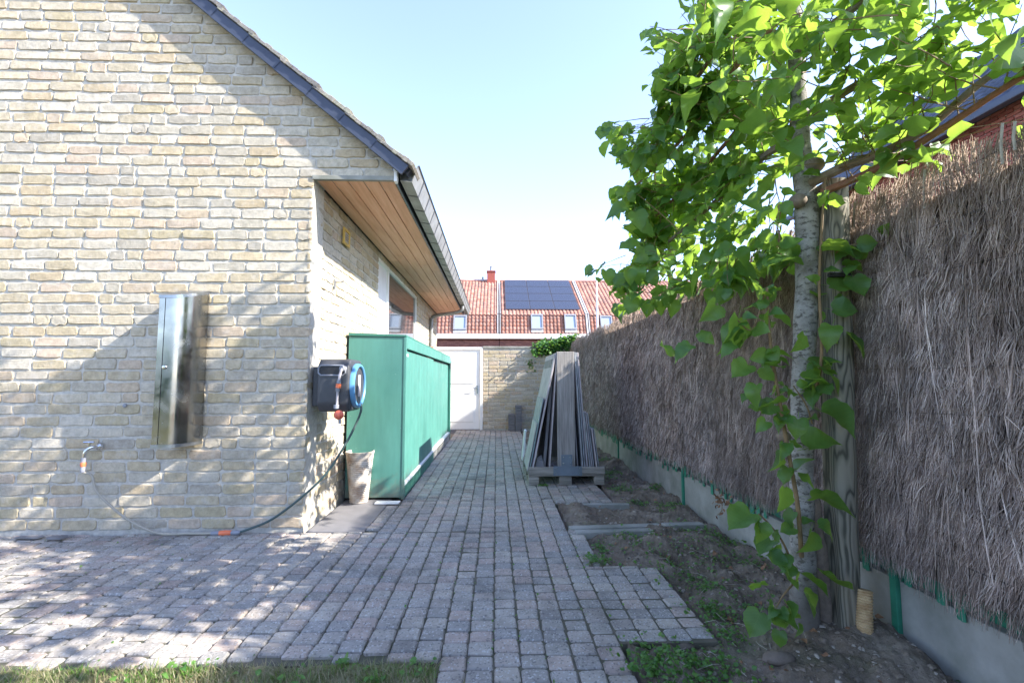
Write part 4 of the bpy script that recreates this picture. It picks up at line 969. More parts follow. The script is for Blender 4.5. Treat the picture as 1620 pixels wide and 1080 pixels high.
CROWN = [(1015, 45), (1045, 35), (1085, 75), (1090, -200), (1900, -200), (1900, 190), (1600, 205), (1570, 130), (1535, 185), (1500, 235), (1465, 285), (1400, 268), (1345, 330), (1310, 300), (1262, 330), (1262, 400),
         (1245, 440), (1215, 425), (1180, 455), (1150, 480), (1100, 455), (1055, 495), (985, 500), (975, 455), (940, 440), (940, 415), (1005, 420), (995, 345), (972, 335), (978, 290), (1000, 275), (965, 240), (940, 205), (985, 185), (1035, 205), (1060, 180), (1030, 160), (1022, 110), (1060, 85), (1015, 65)]
def inside(x, y, poly):
    c = False; j = len(poly) - 1
    for i in range(len(poly)):
        a, b = poly[i], poly[j]
        if (a[1] > y) != (b[1] > y) and x < (b[0] - a[0]) * (y - a[1]) / (b[1] - a[1]) + a[0]: c = not c
        j = i
    return c
def crown_ok(p):
    x, y, w = proj(p)
    if w < .45 or p[2] > 5.05 - 1.5 * max(0, p[1] - 2.6) or p[1] > 4.3 or (p[1] > 3.3 and p[2] > 3.05 - .5 * (p[1] - 3.3)): return False
    if -60 < x < 1660 and -60 < y < 1140: return w > 1.3 and inside(x + rl.gauss(0, 9), y + rl.gauss(0, 9), CROWN)
    return p[1] > -.8
rl = random.Random(21)
def leafy_shoot(p, d, L, s0, hang=.5, test=crown_ok, smin=.055, stemmed=True):
    """an arching shoot with alternate leaves; kept where the crown reaches in the photograph"""
    p = np.array(p, float); d = np.array(d, float); d /= np.linalg.norm(d); path = [p.copy()]; k = 0; n = max(2, int(L / .055)); last = 0; got = []
    for i in range(n):
        d = d + np.array([rl.gauss(0, .12), rl.gauss(0, .12), rl.gauss(0, .1) - .05 * hang]); d /= np.linalg.norm(d)
        p = p + d * .055; path.append(p.copy())
        if not test(p): continue
        side_ = np.cross(d, [0, 0, 1.]); side_ /= (np.linalg.norm(side_) + 1e-6); k += 1
        s = s0 * rl.uniform(.75, 1.2) * (1 - .45 * i / n) 
        s = max(s, smin); _w = proj(p)[2]; s = min(s, 46 * _w / 760) if _w > 1.2 else s
        tip = side_ * (1 if k % 2 else -1) * .8 + d * .55 + np.array([rl.gauss(0, .3), rl.gauss(0, .3), -.45 * hang + rl.gauss(0, .3)])
        nrm = np.array([rl.gauss(-.25, .5), rl.gauss(-.2, .5), rl.gauss(.75, .35)])
        cen = p + tip / np.linalg.norm(tip) * s * .8
        if test(cen): got.append((rl.randrange(len(LS)), leaf_matrix(p, tip, nrm, s), s)); last = i
    leaves.extend(got)
    if stemmed and got and last > 0: twig_paths.append((path[:last + 2], .0032))
twig_paths = []
for li, s in enumerate(limbs):
    s = np.array(s); n = len(s)
    seg = np.linalg.norm(np.diff(s, axis=0), axis=1).sum(); cnt = int(seg / .033)
    for k in range(cnt):
        t = rl.uniform(.06, 1); i = min(n - 2, int(t * (n - 1))); p = s[i] + (s[i + 1] - s[i]) * rl.random(); ax_ = s[i + 1] - s[i]; ax_ /= np.linalg.norm(ax_)
        up = rl.uniform(-.7, 1.0)
        d = ax_ * rl.uniform(.0, .9) + np.array([rl.gauss(-.25, .55), rl.gauss(0, .3), up])
        leafy_shoot(p, d, rl.uniform(.16, .55), rl.uniform(.075, .115), hang=rl.uniform(.2, 1))
# shoots that carry the outline on the sky side, and the hanging ones at the lower left
for px, py, Y, dx, dz, L in ((1100, 100, 3.0, -.9, .5, .5), (1120, 60, 2.8, -.8, .45, .45), (1090, 190, 3.2, -.9, .25, .5), (1060, 230, 3.4, -.9, .1, .6), (1040, 260, 3.5, -.8, -.05, .5), (1060, 300, 3.5, -.9, .0, .5),
                           (1050, 350, 3.5, -.9, -.1, .5), (1060, 400, 3.4, -.9, -.15, .6), (1040, 430, 3.4, -.7, -.3, .5), (1100, 430, 3.1, -.6, -.5, .4), (1150, 430, 2.9, -.3, -.6, .35), (1000, 420, 3.6, -.8, .02, .35),
                           (1190, 400, 2.7, -.3, -.6, .35), (1230, 380, 2.5, -.2, -.6, .3), (1020, 200, 3.6, -.9, .1, .45), (1130, 380, 3.0, -.5, -.5, .4), (1020, 470, 3.5, -.4, -.3, .3), (1090, 140, 2.9, -.9, .4, .35), (1200, 320, 2.7, -.4, -.5, .4), (1230, 300, 2.6, -.3, -.6, .4), (1170, 350, 2.8, -.4, -.5, .4), (1215, 350, 2.6, -.1, -.7, .35), (1245, 360, 2.5, -.1, -.7, .3), (1140, 410, 2.8, -.2, -.6, .35)):
    for _ in range(4):
        p = at_y(px + rl.gauss(0, 12), py + rl.gauss(0, 12), 2.4 + (Y - 2.4) * .6 + rl.gauss(0, .12)); leafy_shoot(p, (dx + rl.gauss(0, .2), rl.gauss(.1, .3), dz + rl.gauss(0, .2)), L * rl.uniform(.7, 1.1), rl.uniform(.075, .11), hang=.5)
# fill of the flat pleached crown, over the frame edge too
for k in range(430):
    p = np.array([1.35 + rl.gauss(0, .26), rl.uniform(-.1, 3.3), rl.uniform(2.3, 5.0)])
    leafy_shoot(p, (rl.gauss(-.3, .6), rl.gauss(0, .6), rl.gauss(.1, .6)), rl.uniform(.15, .4), rl.uniform(.075, .115), hang=.6)
for k in range(110):
    p = np.array([1.4 + rl.gauss(0, .16), rl.uniform(3.2, 4.3), rl.uniform(2.2, 3.0)])
    leafy_shoot(p, (rl.gauss(-.3, .6), rl.gauss(0, .6), rl.gauss(-.1, .5)), rl.uniform(.12, .3), rl.uniform(.085, .12), hang=.6)
# suckers on the trunk: explicit leaves (px, py, size in px, direction of tip in the picture)
Ytk = 2.30; _st = stem; shoots = []
def stem(*a, **k): q_ = _st(*a, **k); shoots.append(q_); return q_
stem('shoot', P_([(1268, 880, 2.33), (1262, 800, 2.30), (1250, 730, 2.28), (1236, 650, 2.27), (1224, 580, 2.27), (1217, 520, 2.27), (1213, 455, 2.27)]), .011, .006, 'twig')
stem('shoot', P_([(1290, 618, 2.33), (1297, 590, 2.29), (1300, 540, 2.28), (1296, 450, 2.27), (1300, 360, 2.27), (1306, 280, 2.27)]), .008, .005, 'twig')
stem('shoot', P_([(1258, 905, 2.33), (1240, 860, 2.27), (1218, 830, 2.24), (1200, 812, 2.22)]), .006, .003, 'twig')
stem('shoot', P_([(1262, 915, 2.32), (1240, 940, 2.26), (1228, 960, 2.24)]), .005, .003, 'twig')
stem('shoot', P_([(1213, 455, 2.27), (1190, 520, 2.26), (1165, 505, 2.26)]), .004, .003, 'twig')
stem('shoot', P_([(1322, 400, 2.27), (1345, 388, 2.24), (1392, 382, 2.2), (1410, 375, 2.19)]), .003, .002, 'twig')
stem('shoot', P_([(1285, 670, 2.33), (1275, 640, 2.29), (1255, 610, 2.27)]), .004, .003, 'twig')
EX = [(1230, 640, 44, -1, .2), (1165, 505, 52, -.2, 1), (1215, 425, 40, 1, -.2), (1196, 470, 34, -.4, -1), (1215, 475, 26, .2, -1), (1240, 395, 30, .8, -.4), (1130, 480, 34, -.6, .5), (1102, 523, 26, .3, .3), (1090, 545, 30, -1, .3), (1062, 552, 26, -1, .2),
      (1180, 578, 34, -.9, .5), (1193, 608, 30, -.6, .8), (1205, 580, 24, .3, .7), (1188, 618, 24, -1, .2), (1215, 560, 30, 1, -.5), (1205, 645, 24, -.9, -.2), (1210, 665, 22, -.8, .4), (1285, 570, 56, 1, .15), (1270, 600, 34, 1, .2), (1300, 648, 52, 1, .35),
      (1260, 660, 30, -.3, .7), (1240, 655, 26, -.9, .5), (1280, 710, 46, 1, -.25), (1225, 715, 30, -.2, 1), (1238, 770, 36, -.3, .9), (1250, 745, 34, .5, -.6), (1282, 785, 46, 1, -.1), (1278, 840, 34, -.4, .9), (1293, 830, 28, .8, .4), (1185, 810, 44, -.9, .35),
      (1220, 850, 32, -.6, .3), (1215, 875, 26, .8, .5), (1235, 895, 34, .4, .8), (1268, 905, 40, .9, .4), (1300, 905, 44, .9, .6), (1270, 935, 36, .4, 1), (1205, 925, 28, -.7, -.2), (1215, 945, 30, -.2, .8), (1200, 965, 36, -.6, .7), (1228, 968, 24, .1, 1),
      (1232, 995, 22, -.2, .9), (1245, 960, 20, .6, .6), (1277, 1020, 22, .2, .5), (1262, 985, 16, .3, 1), (1425, 375, 50, 1, .1), (1348, 395, 34, -.7, .3), (1345, 438, 36, .1, .8), (1352, 420, 26, -.6, .2), (1335, 470, 26, -.5, .5),
      (1300, 395, 44, 1, -.2), (1310, 455, 38, .9, .2), (1315, 490, 34, .9, .1), (1335, 530, 40, .3, .8), (1315, 515, 34, -.4, .7), (1270, 530, 30, -.5, .8), (1330, 420, 30, .9, .3), (1205, 700, 0, 0, 0), (1160, 545, 24, -.8, .4), (1178, 530, 26, -.3, .9)]
for s in shoots:
    seg = np.linalg.norm(np.diff(np.array(s), axis=0), axis=1).sum()
    for k in range(int(seg / .042)):
        i = rl.randrange(1, len(s)); p = np.array(s[i]); z_ = rl.uniform(.045, .085)
        tip = (rl.gauss(-.1, .7), rl.gauss(-.25, .5), rl.gauss(-.25, .45)); leaves.append((rl.randrange(len(LS)), leaf_matrix(p, tip, (rl.gauss(-.2, .5), rl.gauss(-.35, .45), rl.gauss(.75, .4)), z_), z_))
EX2 = [(957, 207, 26, -.3, 1), (980, 231, 28, .1, 1), (1000, 206, 20, -.4, .5), (1012, 222, 22, .3, .9), (1028, 210, 20, -.2, .7), (1024, 52, 20, -.8, .6), (1040, 62, 24, -.2, 1), (1056, 58, 26, .2, .8), (1062, 84, 26, .1, 1), (1032, 90, 16, -.9, .2), (1040, 112, 20, .1, 1), (1052, 133, 18, -.8, .2),
       (1040, 178, 16, -.1, 1), (1052, 160, 14, .2, 1), (945, 430, 18, -.9, .3), (958, 428, 22, .1, .9), (976, 434, 22, 0, 1), (992, 428, 22, .3, .7), (1010, 424, 24, -.2, 1), (1025, 430, 24, .2, .8), (985, 298, 16, -.7, .6), (996, 305, 18, .1, 1), (990, 330, 28, -.9, .3), (1005, 335, 30, .2, .8), (1018, 350, 24, .1, .9),
       (1005, 380, 30, -.8, .4), (1018, 392, 30, .1, .9), (975, 480, 20, -.5, .8), (990, 488, 22, -.7, .3), (1003, 470, 28, -.3, .8), (1020, 476, 26, .1, 1), (1040, 470, 28, .2, .9), (1060, 478, 24, .1, 1)]
for L_ in ([(1075, 240, 2.8), (1030, 205, 2.85), (990, 204, 2.88), (962, 198, 2.9)], [(1110, 110, 2.7), (1080, 62, 2.75), (1050, 46, 2.8), (1028, 42, 2.82)], [(1090, 125, 2.7), (1062, 120, 2.75), (1040, 98, 2.8)], [(1080, 445, 2.8), (1030, 428, 2.85), (985, 418, 2.88), (945, 424, 2.9)], [(1070, 360, 2.8), (1030, 325, 2.85), (990, 292, 2.88)], [(1090, 440, 2.75), (1050, 462, 2.8), (1000, 462, 2.85), (975, 472, 2.87)]):
    _st('shoot', P_(L_), .0035, .0015, 'twig', 5)
for px, py, sz, dx, dy in EX2:
    Y = 2.86 + rl.gauss(0, .03); p = at_y(px - dx * sz * .4, py - dy * sz * .4, Y); s = sz / 760 * Y
    leaves.append((rl.randrange(len(LS)), leaf_matrix(p, np.array([dx, -.2, -dy + rl.gauss(0, .15)]), (rl.gauss(-.2, .4), rl.gauss(-.6, .4), rl.gauss(.5, .4)), s), s))
for px, py, sz, dx, dy in EX:
    if sz == 0: continue
    Y = Ytk - rl.uniform(-.02, .06); p = at_y(px - dx * sz * .4, py - dy * sz * .4, Y); s = sz / 760 * Y * 1.0
    tip = np.array([dx, -.25, -dy + rl.gauss(0, .1)]); leaves.append((rl.randrange(len(LS)), leaf_matrix(p, tip, (rl.gauss(-.2, .5), rl.gauss(-.35, .45), rl.gauss(.75, .35)), s), s))
def over_branch(p):           # the two long limbs that sweep to the right stay in the open
    x, y, w = proj(p)
    for L_ in (((1290, 288), (1400, 240), (1470, 200), (1560, 125)), ((1310, 300), (1440, 236), (1520, 185), (1600, 130))):
        for (xa, ya), (xb, yb) in zip(L_[:-1], L_[1:]):
            if xa <= x <= xb and abs(ya + (yb - ya) * (x - xa) / (xb - xa) - y) < 22: return True
    return False
leaves = [l for l in leaves if not (over_branch(l[1] @ Vector((0, .4, 0))) and rl.random() < .85)]
W = [(weight(l[1].translation, l[2] ** 2), l) for l in leaves]; W.sort(key=lambda t: -t[0])
vis = W[:300]; rest = W[300:]
for w, (i, mt, s) in vis: link_mesh('leaf', LM[i], None, tree, mt)
def join_leaves(name, items, m, parent):
    V = []; F_ = []; U = []; o = 0
    for i, mt, s in items:
        A = np.array(mt); v = LS[i][0] @ A[:3, :3].T + A[:3, 3]; V.append(v); F_.append(LS[i][1] + o); U.append(LS[i][2]); o += len(v)
    return link_mesh(name, raw_mesh(name, np.concatenate(V), np.concatenate(F_), np.concatenate(U), True), m, parent, kind='stuff')
join_leaves('foliage', [l for w, l in rest], M['leaf'], tree)
m = MB()
for path, r in twig_paths: m.tube(path, list(np.linspace(r, r * .4, len(path))), 4, False)
m.build('twigs', M['twig'], tree, kind='stuff')

# ------------------------------------------------------------------ weeds, clods, grass, ivy
def scatter_leaves(n, pos, size, mat_, name, label=None, cat=None, parent=None, flat=.7):
    it = []
    for _ in range(n):
        p = pos()
        if p is None: continue
        a = rl.uniform(0, 6.28); tip = (math.cos(a), math.sin(a), rl.uniform(-.1, .6)); it.append((rl.randrange(len(LS)), leaf_matrix(p, tip, (rl.gauss(0, .3), rl.gauss(-.1, .3), flat), rl.uniform(*size)), 1))
    o = join_leaves(name, it, mat_, parent)
    return tag(o, label, cat)
CL = [(at_z(x, y), r, n) for x, y, r, n in ((945, 885, .09, 90), (950, 860, .05, 40), (935, 835, .06, 40), (1130, 965, .10, 80), (1120, 925, .06, 35), (1100, 1060, .16, 150), (1050, 1040, .14, 120), (1020, 1050, .07, 50), (985, 770, .16, 120), (965, 745, .14, 120), (1040, 770, .12, 90),
      (1060, 800, .12, 60), (1090, 830, .14, 60), (1150, 850, .2, 120), (1010, 790, .10, 60), (1000, 850, .22, 80), (1080, 900, .25, 90), (1170, 950, .22, 70), (950, 725, .12, 80), (860, 768, .05, 30), (1140, 1050, .12, 60), (1200, 880, .2, 80), (905, 755, .03, 10), (1155, 1000, .1, 40), (960, 755, .15, 80), (1085, 870, .3, 90))]
tot = sum(c[2] for c in CL)
def wpos():
    r = rl.uniform(0, tot); 
    for c, rad, n in CL:
        r -= n
        if r <= 0: break
    x, y = c[0] + rl.gauss(0, rad * .6), c[1] + rl.gauss(0, rad * .6)
    if x > FX - .02: return None
    return (x, y, float(bed_h(np.array([x]), np.array([y]))[0]) + rl.uniform(.0, .035) if x > .68 and not (x < 1.12 and 2.4 < y < 3.3) else rl.uniform(.002, .012))
scatter_leaves(3300, wpos, (.007, .023), M['weed'], 'weeds', 'low green weeds growing over the soil bed', 'weeds')
# moss and seedlings in the paving joints
def jpos():
    c = rl.randint(-30, 22); x = NX + c * PW + rl.gauss(0, .003); y = rl.uniform(2.0, 4.1)
    if y < 2.3 and x < NX: return None
    if x < -.8 and rl.random() < .7: return None
    return (x, y, -.004)
def dpos():
    x = rl.uniform(.68, FX - .05); y = 1.5 + 6 * rl.random() ** 1.6
    if (x < 1.14 and 2.36 < y < 3.34) or (x < 1.36 and y > 4.86): return None
    return (x, y, float(bed_h(np.array([x]), np.array([y]))[0]) + rl.uniform(.004, .015))
it = []
scatter_leaves(150, dpos, (.012, .035), M['dryleaf'], 'leaf_litter', 'brown leaf litter strewn over the soil bed', 'leaf litter', flat=1.2)
scatter_leaves(420, jpos, (.005, .014), M['weed'], 'joint_weeds', 'tiny weeds and moss sprouting in the paver joints', 'weeds', flat=.4)
# clods, stones
clod = [piece_shape(1, .8, .5, .25, .10, (2, 1), True, .4) for _ in range(6)]
V = []; Fa = []; o = 0
for _ in range(9500):
    x = rl.uniform(.66, FX - .03); y = 1.4 + (9 - 1.4) * rl.random() ** 1.9
    if x < 1.14 and 2.36 < y < 3.34: continue
    if x < 1.36 and y > 4.86: continue
    s = rl.choice([.004, .005, .007, .010, .014, .020, .028]) * rl.uniform(.7, 1.4); sh = clod[rl.randrange(6)]
    A = np.array(RZ(rl.uniform(0, 6.28)) @ Matrix.Rotation(rl.gauss(0, .4), 4, 'X'))[:3, :3] * s
    v = sh[0] @ A.T + np.array([x, y, float(bed_h(np.array([x]), np.array([y]))[0]) + s * .15]); V.append(v); Fa += [tuple(j + o for j in q_) for q_ in sh[1]]; o += len(v)
me = bpy.data.meshes.new('clods'); me.from_pydata(np.concatenate(V).tolist(), [], Fa)
tag(link_mesh('clods', me, M['stone'], kind='stuff'), 'soil clods and small stones strewn over the garden bed', 'clods')
for px, py, r, lab in ((1085, 1013, .028, 'smooth oval grey stone lying at the edge of the paver stub'), (1232, 1045, .05, 'pale rough stone in the soil before the tree trunk')):
    p = at_z(px, py); m = MB(); pr = [(r * math.sin(a), -r * .55 * math.cos(a)) for a in np.linspace(.05, math.pi - .05, 8)]
    m.lathe(pr, (0, 0, 0), 12, mtx=None); m.v = [(x * 1.5 + p[0] + .004 * math.sin(z * 300 + y * 200), y * .8 + p[1], z + float(bed_h(np.array([p[0]]), np.array([p[1]]))[0]) + .012) for x, y, z in m.v]
    tag(m.build('stone', M['stone'], smooth=True), lab, 'stone', 'stones in the soil bed')
# dry stalks lying on the bed
m = MB()
for _ in range(150):
    c, rad, n = rl.choice(CL); x, y = c[0] + rl.gauss(0, .2), c[1] + rl.gauss(0, .2)
    if not (.7 < x < FX - .1) or (x < 1.14 and 2.36 < y < 3.34) or (x < 1.36 and y > 4.86): continue
    a = rl.uniform(0, 6.28); L = rl.uniform(.03, .14); z = float(bed_h(np.array([x]), np.array([y]))[0]) + .012
    m.tube([(x, y, z), (x + math.cos(a) * L * .5, y + math.sin(a) * L * .5, z + rl.uniform(.005, .03)), (x + math.cos(a + .3) * L, y + math.sin(a + .3) * L, z + rl.uniform(0, .02))], .0011, 3, False)
tag(m.build('dry_stalks', M['hose_old'], kind='stuff'), 'dry pale stalks lying on the soil bed', 'stalks')
# lawn edge
def blades(n, name, fn, label):
    V = []; F_ = []; U = []
    for _ in range(n):
        q_ = fn()
        if q_ is None: continue
        x, y, h, lean, w = q_; a = rl.uniform(0, 6.28); dx, dy = math.cos(a), math.sin(a); b = len(V); z = -.03
        V += [(x - dy * w, y + dx * w, z), (x + dy * w, y - dx * w, z), (x + dx * lean * .4 + dy * w * .7, y + dy * lean * .4 - dx * w * .7, z + h * .6), (x + dx * lean * .4 - dy * w * .7, y + dy * lean * .4 + dx * w * .7, z + h * .6), (x + dx * lean, y + dy * lean, z + h)]
        F_ += [(b, b + 1, b + 2), (b, b + 2, b + 3), (b + 3, b + 2, b + 4)]; U += [(.3, .3)] * 5
    return tag(link_mesh(name, raw_mesh(name, V, F_, U), M['grass'], kind='stuff'), label, 'grass')
def gfn():
    x = rl.uniform(-3.2, -.26); y = rl.uniform(1.75, 2.262) ; return (x, y, rl.uniform(.02, .05), rl.uniform(.01, .07), rl.uniform(.0012, .0026))
blades(22000, 'dry_grass', gfn, 'short dry grass along the edge of the patio')
gm = leafmat('green grass', [(.06, .15, .025), (.10, .22, .035), (.16, .27, .05)], (.3, .5, .06), .35)
TU = [(at_z(x, y), r) for x, y, r in ((270, 1062, .12), (230, 1070, .10), (305, 1058, .05), (540, 1052, .03), (660, 1062, .05), (20, 1062, .15), (130, 1055, .06), (440, 1075, .08), (590, 1074, .04))]
def tfn():
    c, r = rl.choice(TU); x, y = c[0] + rl.gauss(0, r * .7), c[1] + rl.gauss(0, r * .5)
    if y > 2.275: return None
    return (x, y, rl.uniform(.025, .06), rl.uniform(.01, .05), rl.uniform(.0012, .0024))
og = blades(900, 'green_grass', tfn, 'fresh green tufts in the dry lawn edge'); og.data.materials.clear(); og.data.materials.append(gm)
def lwpos():
    c, r = rl.choice(TU); x, y = c[0] + rl.gauss(0, r), c[1] + rl.gauss(0, r * .6)
    return None if y > 2.26 else (x, y, rl.uniform(-.01, .03))
scatter_leaves(80, lwpos, (.010, .028), M['weed'], 'lawn_weeds', 'broad leaved weeds among the lawn edge', 'weeds')
hedge = thing('hedge', (-4, -9.5, 0), 'tall dark green hedge at the far side of the lawn, mirrored in the steel cabinet', 'hedge')
hm = MB()
for k in range(26): hm.lathe([(.05, 0), (.5, .1), (.55, 1.2), (.42, 1.9), (.05, 2.1 + .2 * math.sin(k * 2.3))], (-13 + k * .62, -9.7 + .15 * math.sin(k * 1.7), 0), 9)
hm.build('hedge_core', M['darkgreen'], hedge, kind='stuff')
def hpos(): return (rl.uniform(-13.3, 3), -9.2 + rl.gauss(0, .12), rl.uniform(.05, 2.35))
scatter_leaves(3000, hpos, (.12, .22), M['ivy'], 'hedge_leaves', parent=hedge, flat=.2)
ivy = thing('ivy', tuple(at_y(880, 548, BY)), 'bright green ivy clump on top of the back wall', 'ivy')
def ipos():
    x = rl.uniform(.93, 2.05); t = (x - .93) / 1.1; return (x, BY + rl.gauss(-.02, .10), 2.07 + rl.uniform(-.22 * (1 - t) - .05, .06 + .24 * t) + rl.gauss(0, .03))
scatter_leaves(900, ipos, (.04, .085), M['ivy'], 'ivy_leaves', parent=ivy, flat=.3)
def ipos2(): return (rl.gauss(.86, .05), BY - .02 + rl.gauss(0, .02), rl.gauss(1.6, .09))
scatter_leaves(50, ipos2, (.03, .05), M['ivy'], 'wall_sprig', 'small green sprig growing out of the back wall', 'plant', flat=.2)
MB().tube([(1.0, BY + .05, 2.06), (1.4, BY + .02, 2.12), (1.9, BY + .05, 2.15)], .012, 6).tube([(1.2, BY - .02, 2.1), (1.1, BY - .04, 1.9)], .008, 6).build('ivy_stem', M['branch'], ivy)

# ------------------------------------------------------------------ houses beyond
def pantiles(x0, x1, ya, za, yb, zb, cw, rl_, dim=0):
    """rows of wavy tiles on the slope from (ya, za) up to (yb, zb); dim swaps x and y for roofs that face -x"""
    L = math.hypot(yb - ya, zb - za); rows = max(1, round(L / rl_)); cols = max(1, round((x1 - x0) / cw)); d = np.array([(yb - ya) / L, (zb - za) / L]); n = np.array([-d[1], d[0]])
    prof = [(0., .0), (.22, .035), (.45, .045), (.68, .02), (.99, -.012)]; V = []; F_ = []; o = 0; k = len(prof)
    for r in range(rows):
        s0, s1 = L * r / rows - .03, L * (r + 1) / rows
        for c in range(cols):
            xa = x0 + (x1 - x0) * c / cols; w = (x1 - x0) / cols; j = random.gauss(0, .003)
            for s, h in ((s0, .022 + j), (s1, .0 + j)):
                for u, t in prof:
                    y, z = np.array([ya, za]) + d * s + n * (h + t); V.append((xa + u * w, y, z))
            y, z = np.array([ya, za]) + d * s0
            for u, t in prof: yy, zz = np.array([ya, za]) + d * s0 + n * (t - .02); V.append((xa + u * w, yy, zz))
            for i in range(k - 1): F_ += [(o + i, o + i + 1, o + k + i + 1, o + k + i), (o + 2 * k + i, o + 2 * k + i + 1, o + i + 1, o + i)]
            o += 3 * k
    V = np.array(V)
    if dim: V = V[:, [1, 0, 2]]
    return V, np.array(F_)
HY = 26.0; EZ, KY, KZ, RY, RZ_ = 3.72, 26.42, 4.80, 31.0, 7.62
def on_lower(x, t, out=.0):
    d = np.array([KY - HY, KZ - EZ]); L = np.hypot(*d); d /= L; n = np.array([-d[1], d[0]]); y, z = np.array([HY, EZ]) + d * t * L + n * out; return (x, y, z)
def on_upper(x, t, out=.0):
    d = np.array([RY - KY, RZ_ - KZ]); L = np.hypot(*d); d /= L; n = np.array([-d[1], d[0]]); y, z = np.array([KY, KZ]) + d * t * L + n * out; return (x, y, z)
def quad_slab(fn, x0, x1, t0, t1, a, b): return MB().prism([fn(x0, t0, a), fn(x1, t0, a), fn(x1, t1, a), fn(x0, t1, a)], [fn(x0, t0, b), fn(x1, t0, b), fn(x1, t1, b), fn(x0, t1, b)])
def row_house(x0, x1, label, tiles, lights, party):
    h = thing('row_house', ((x0 + x1) / 2, HY + 2, 0), label, 'house', 'terraced houses beyond the back wall')
    MB().box(x0 + .01, HY + .1, -.05, x1 - .01, HY + 10, EZ - .35).build('wall', M['brownbrick'], h)
    if x1 > -3 and x0 < 7:
        sp2 = [piece_shape(.21, .055, .03, .004, .001, (2, 1), False, .1) for _ in range(4)]; ss = []
        for r in range(14):
            for c in range(int((x1 - x0) / .22)):
                x = x0 + .12 + c * .22 + (r % 2) * .1
                if x < x1 - .12: ss.append((random.randrange(4), T(x, HY + .085, EZ - .37 - r * .066), 0))
        place_pieces('brick', sp2, None, ss, M['brownbrick'], h, 0, 'brickwork')
    MB().box(x0 + .004, HY - .14, EZ - .27, x1 - .004, HY + .12, EZ - .02).build('fascia', M['white'], h, bevel=.01)
    core = MB().prism([(x0, HY + .02, EZ - .3), (x0, KY + .05, KZ - .1), (x0, RY, RZ_ - .1), (x0, 2 * RY - HY, EZ - .3)], [(x1, HY + .02, EZ - .3), (x1, KY + .05, KZ - .1), (x1, RY, RZ_ - .1), (x1, 2 * RY - HY, EZ - .3)])
    rf = core.build('roof', M['redtile'], h)
    Va, Fa_ = pantiles(x0 + .1, x1 - .1, HY - .02, EZ, KY, KZ, .205, .215); Vb, Fb = pantiles(x0 + .1, x1 - .1, KY - .06, KZ + .0, RY, RZ_, .205 if not tiles else .23, .30)
    link_mesh('roof_tiles', raw_mesh('roof_tiles', np.concatenate([Va, Vb]), np.concatenate([Fa_, Fb + len(Va)])), M['redtile'], rf, kind='stuff')
    MB().tube([(x0 + .02, RY, RZ_ + .02), ((x0 + x1) / 2, RY, RZ_ + .03), (x1 - .02, RY, RZ_ + .02)], .11, 8).build('ridge', M['redtile'], rf)
    for a, b in party:
        p_ = quad_slab(on_lower, a, b, 0, 1.0, .0, .10).build('party_strip', M['lead'], h); q_ = quad_slab(on_upper, a, b, 0.0, 1., .0, .10).build('party_strip', M['lead'], h)
    for x, w, t0, t1 in lights:
        wd = MB()
        for xa, xb, ta, tb in ((x - w / 2, x + w / 2, t0, t0 + .07), (x - w / 2, x + w / 2, t1 - .07, t1), (x - w / 2, x - w / 2 + .07, t0 + .072, t1 - .072), (x + w / 2 - .07, x + w / 2, t0 + .072, t1 - .072)):
            a_ = quad_slab(on_lower, xa, xb, ta, tb, .02, .15); wd.add(a_.v, a_.f)
        wo = wd.build('skylight', M['winframe'], h)
        quad_slab(on_lower, x - w / 2 + .075, x + w / 2 - .075, t0 + .076, t1 - .076, .08, .10).build('pane', M['skyglass'], wo)
        quad_slab(on_lower, x - w / 2, x + w / 2, t0 - .16, t0 - .003, .04, .09).build('flashing', M['lead'], wo)
    return h
hx = lambda px: at_y(px, 515, HY + .2)[0]
left_h = row_house(-9.5, .16, 'orange tiled row house on the left with a red brick chimney on its ridge', False, [(hx(728), .72, .16, .93)], [(.05, .11)])
midh = row_house(.17, 5.06, 'middle orange tiled row house with solar panels and two skylights', False, [(hx(849.5), .66, .20, 1.0), (hx(902.5), .66, .20, 1.0)], [(.19, .23), (4.95, 5.04)])
row_house(5.07, 15., 'right hand orange tiled row house behind the brushwood fence', True, [(hx(959), .66, .16, .93), (9.5, .7, .16, .93)], [(5.09, 5.14)])
cx, cy, cz = at_y(777, 440, RY)[0], RY, RZ_
ch = MB().box(cx - .26, cy - .3, cz - .5, cx + .26, cy + .3, cz + .58).box(cx - .30, cy - .34, cz + .581, cx + .30, cy + .34, cz + .66).build('chimney', M['redbrick'], left_h, bevel=.01)
MB().tube([(cx, cy, cz + .66), (cx, cy, cz + .95)], .08, 10).tube([(cx, cy, cz + .951), (cx, cy, cz + 1.05)], [.11, .03], 10).build('chimney_pot', M['winframe'], ch)
MB().tube([(cx - .55, cy - .1, cz), (cx - .55, cy - .1, cz + .28)], .07, 8).build('vent_pipe', M['winframe'], left_h)
# solar panels: four rows of three
ax0, ax1 = .52, 4.72
for r in range(4):
    for c in range(3):
        xa = ax0 + (ax1 - ax0) * c / 3 + .012; xb = ax0 + (ax1 - ax0) * (c + 1) / 3 - .012; ta, tb = .10 + .222 * r, .10 + .222 * (r + 1) - .008
        fo = MB(); a_ = quad_slab(on_upper, xa, xb, ta, tb, .10, .145).build('solar_panel', M['solarframe'], midh)
        quad_slab(on_upper, xa + .022, xb - .022, ta + .005, tb - .005, .1455, .149).build('solar_cells', M['solar'], a_)
pole = at_y(945, 522, 22.)
fp = MB(); fp.tube([(pole[0], 22, -.05), (pole[0], 22, 5.0), (pole[0], 22, 6.35)], [.055, .045, .03], 10).lathe([(.0, .1), (.05, .06), (.06, .0), (.0, -.05)], (pole[0], 22, 6.38), 10)
tag(fp.build('flagpole', M['offwhite'], smooth=True), 'thin white flagpole standing before the tiled roofs', 'pole')

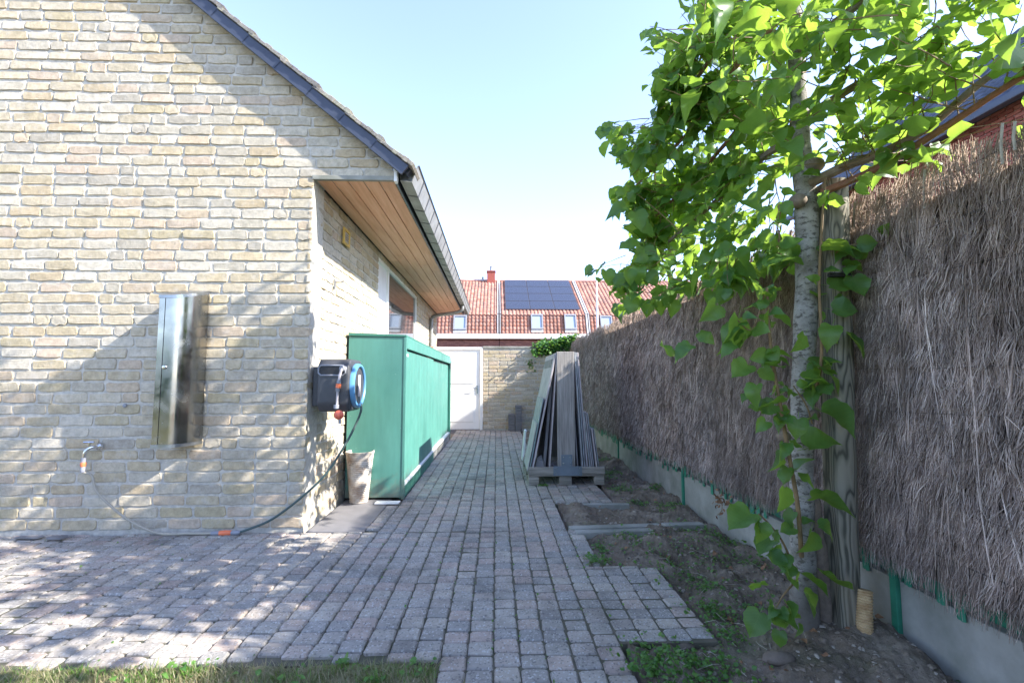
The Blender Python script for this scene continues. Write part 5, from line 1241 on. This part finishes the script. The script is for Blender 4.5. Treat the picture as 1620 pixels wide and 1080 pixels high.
# dark roofed red house behind the fence on the right
rh = thing('red_brick_house', (11, 12, 0), 'red brick house with dark blue grey tiled roof behind the fence and tree', 'house')
RX, RYa, RYb, RE = 8.0, 5.6, 12.4, 5.55
MB().box(RX + .02, RYa, -.05, RX + 6.4, RYb, RE - .02).build('wall', M['mortar'], rh)
sp3 = [piece_shape(.215, .056, .03, .004, .0012, (2, 1), False, .1) for _ in range(5)]; ss = []
for r in range(52):
    z = RE - .06 - r * .068
    for c in range(int((RYb - RYa) / .23)): 
        y = RYa + .13 + c * .23 + (r % 2) * .115
        if y < RYb - .1: ss.append((random.randrange(5), T(RX - .005, y, z) @ RZ(-math.pi / 2), 0))
    for c in range(12):
        x = RX + .13 + c * .23 + (r % 2) * .115; ss.append((random.randrange(5), T(x, RYa - .018, z), 0))
place_pieces('brick', sp3, None, ss, M['redbrick'], rh, 0, 'brickwork')
MB().prism([(RX - .1, RYa - .1, RE - .02), (RX + 3.2, RYa - .1, RE + 3.1), (RX + 6.5, RYa - .1, RE - .02)], [(RX - .1, RYb, RE - .02), (RX + 3.2, RYb, RE + 3.1), (RX + 6.5, RYb, RE - .02)]).build('roof', M['bluetile'], rh)
Vp, Fp = pantiles(RYa - .1, RYb, RX - .25, RE - .05, RX + 3.2, RE + 3.16, .22, .28, 1)
link_mesh('roof_tiles', raw_mesh('roof_tiles', Vp, Fp), M['bluetile'], rh, kind='stuff')
MB().box(RX - .36, RYa - .1, RE - .14, RX - .24, RYb, RE - .02).build('gutter', M['slate'], rh, bevel=.02)
s45 = math.atan2(3.21, 3.45); sk = Matrix.Translation((RX + 1.95, 11.75, RE + 2.03)) @ Matrix.Rotation(-s45, 4, 'Y')
so = MB().box(-.55, -.40, .05, .55, -.33, .13, sk).box(-.55, .33, .05, .55, .40, .13, sk).box(-.55, -.329, .052, -.48, .329, .128, sk).box(.48, -.329, .052, .55, .329, .128, sk).build('skylight', M['winframe'], rh)
MB().box(-.479, -.328, .08, .479, .328, .10, sk).build('pane', M['skyglass'], so)
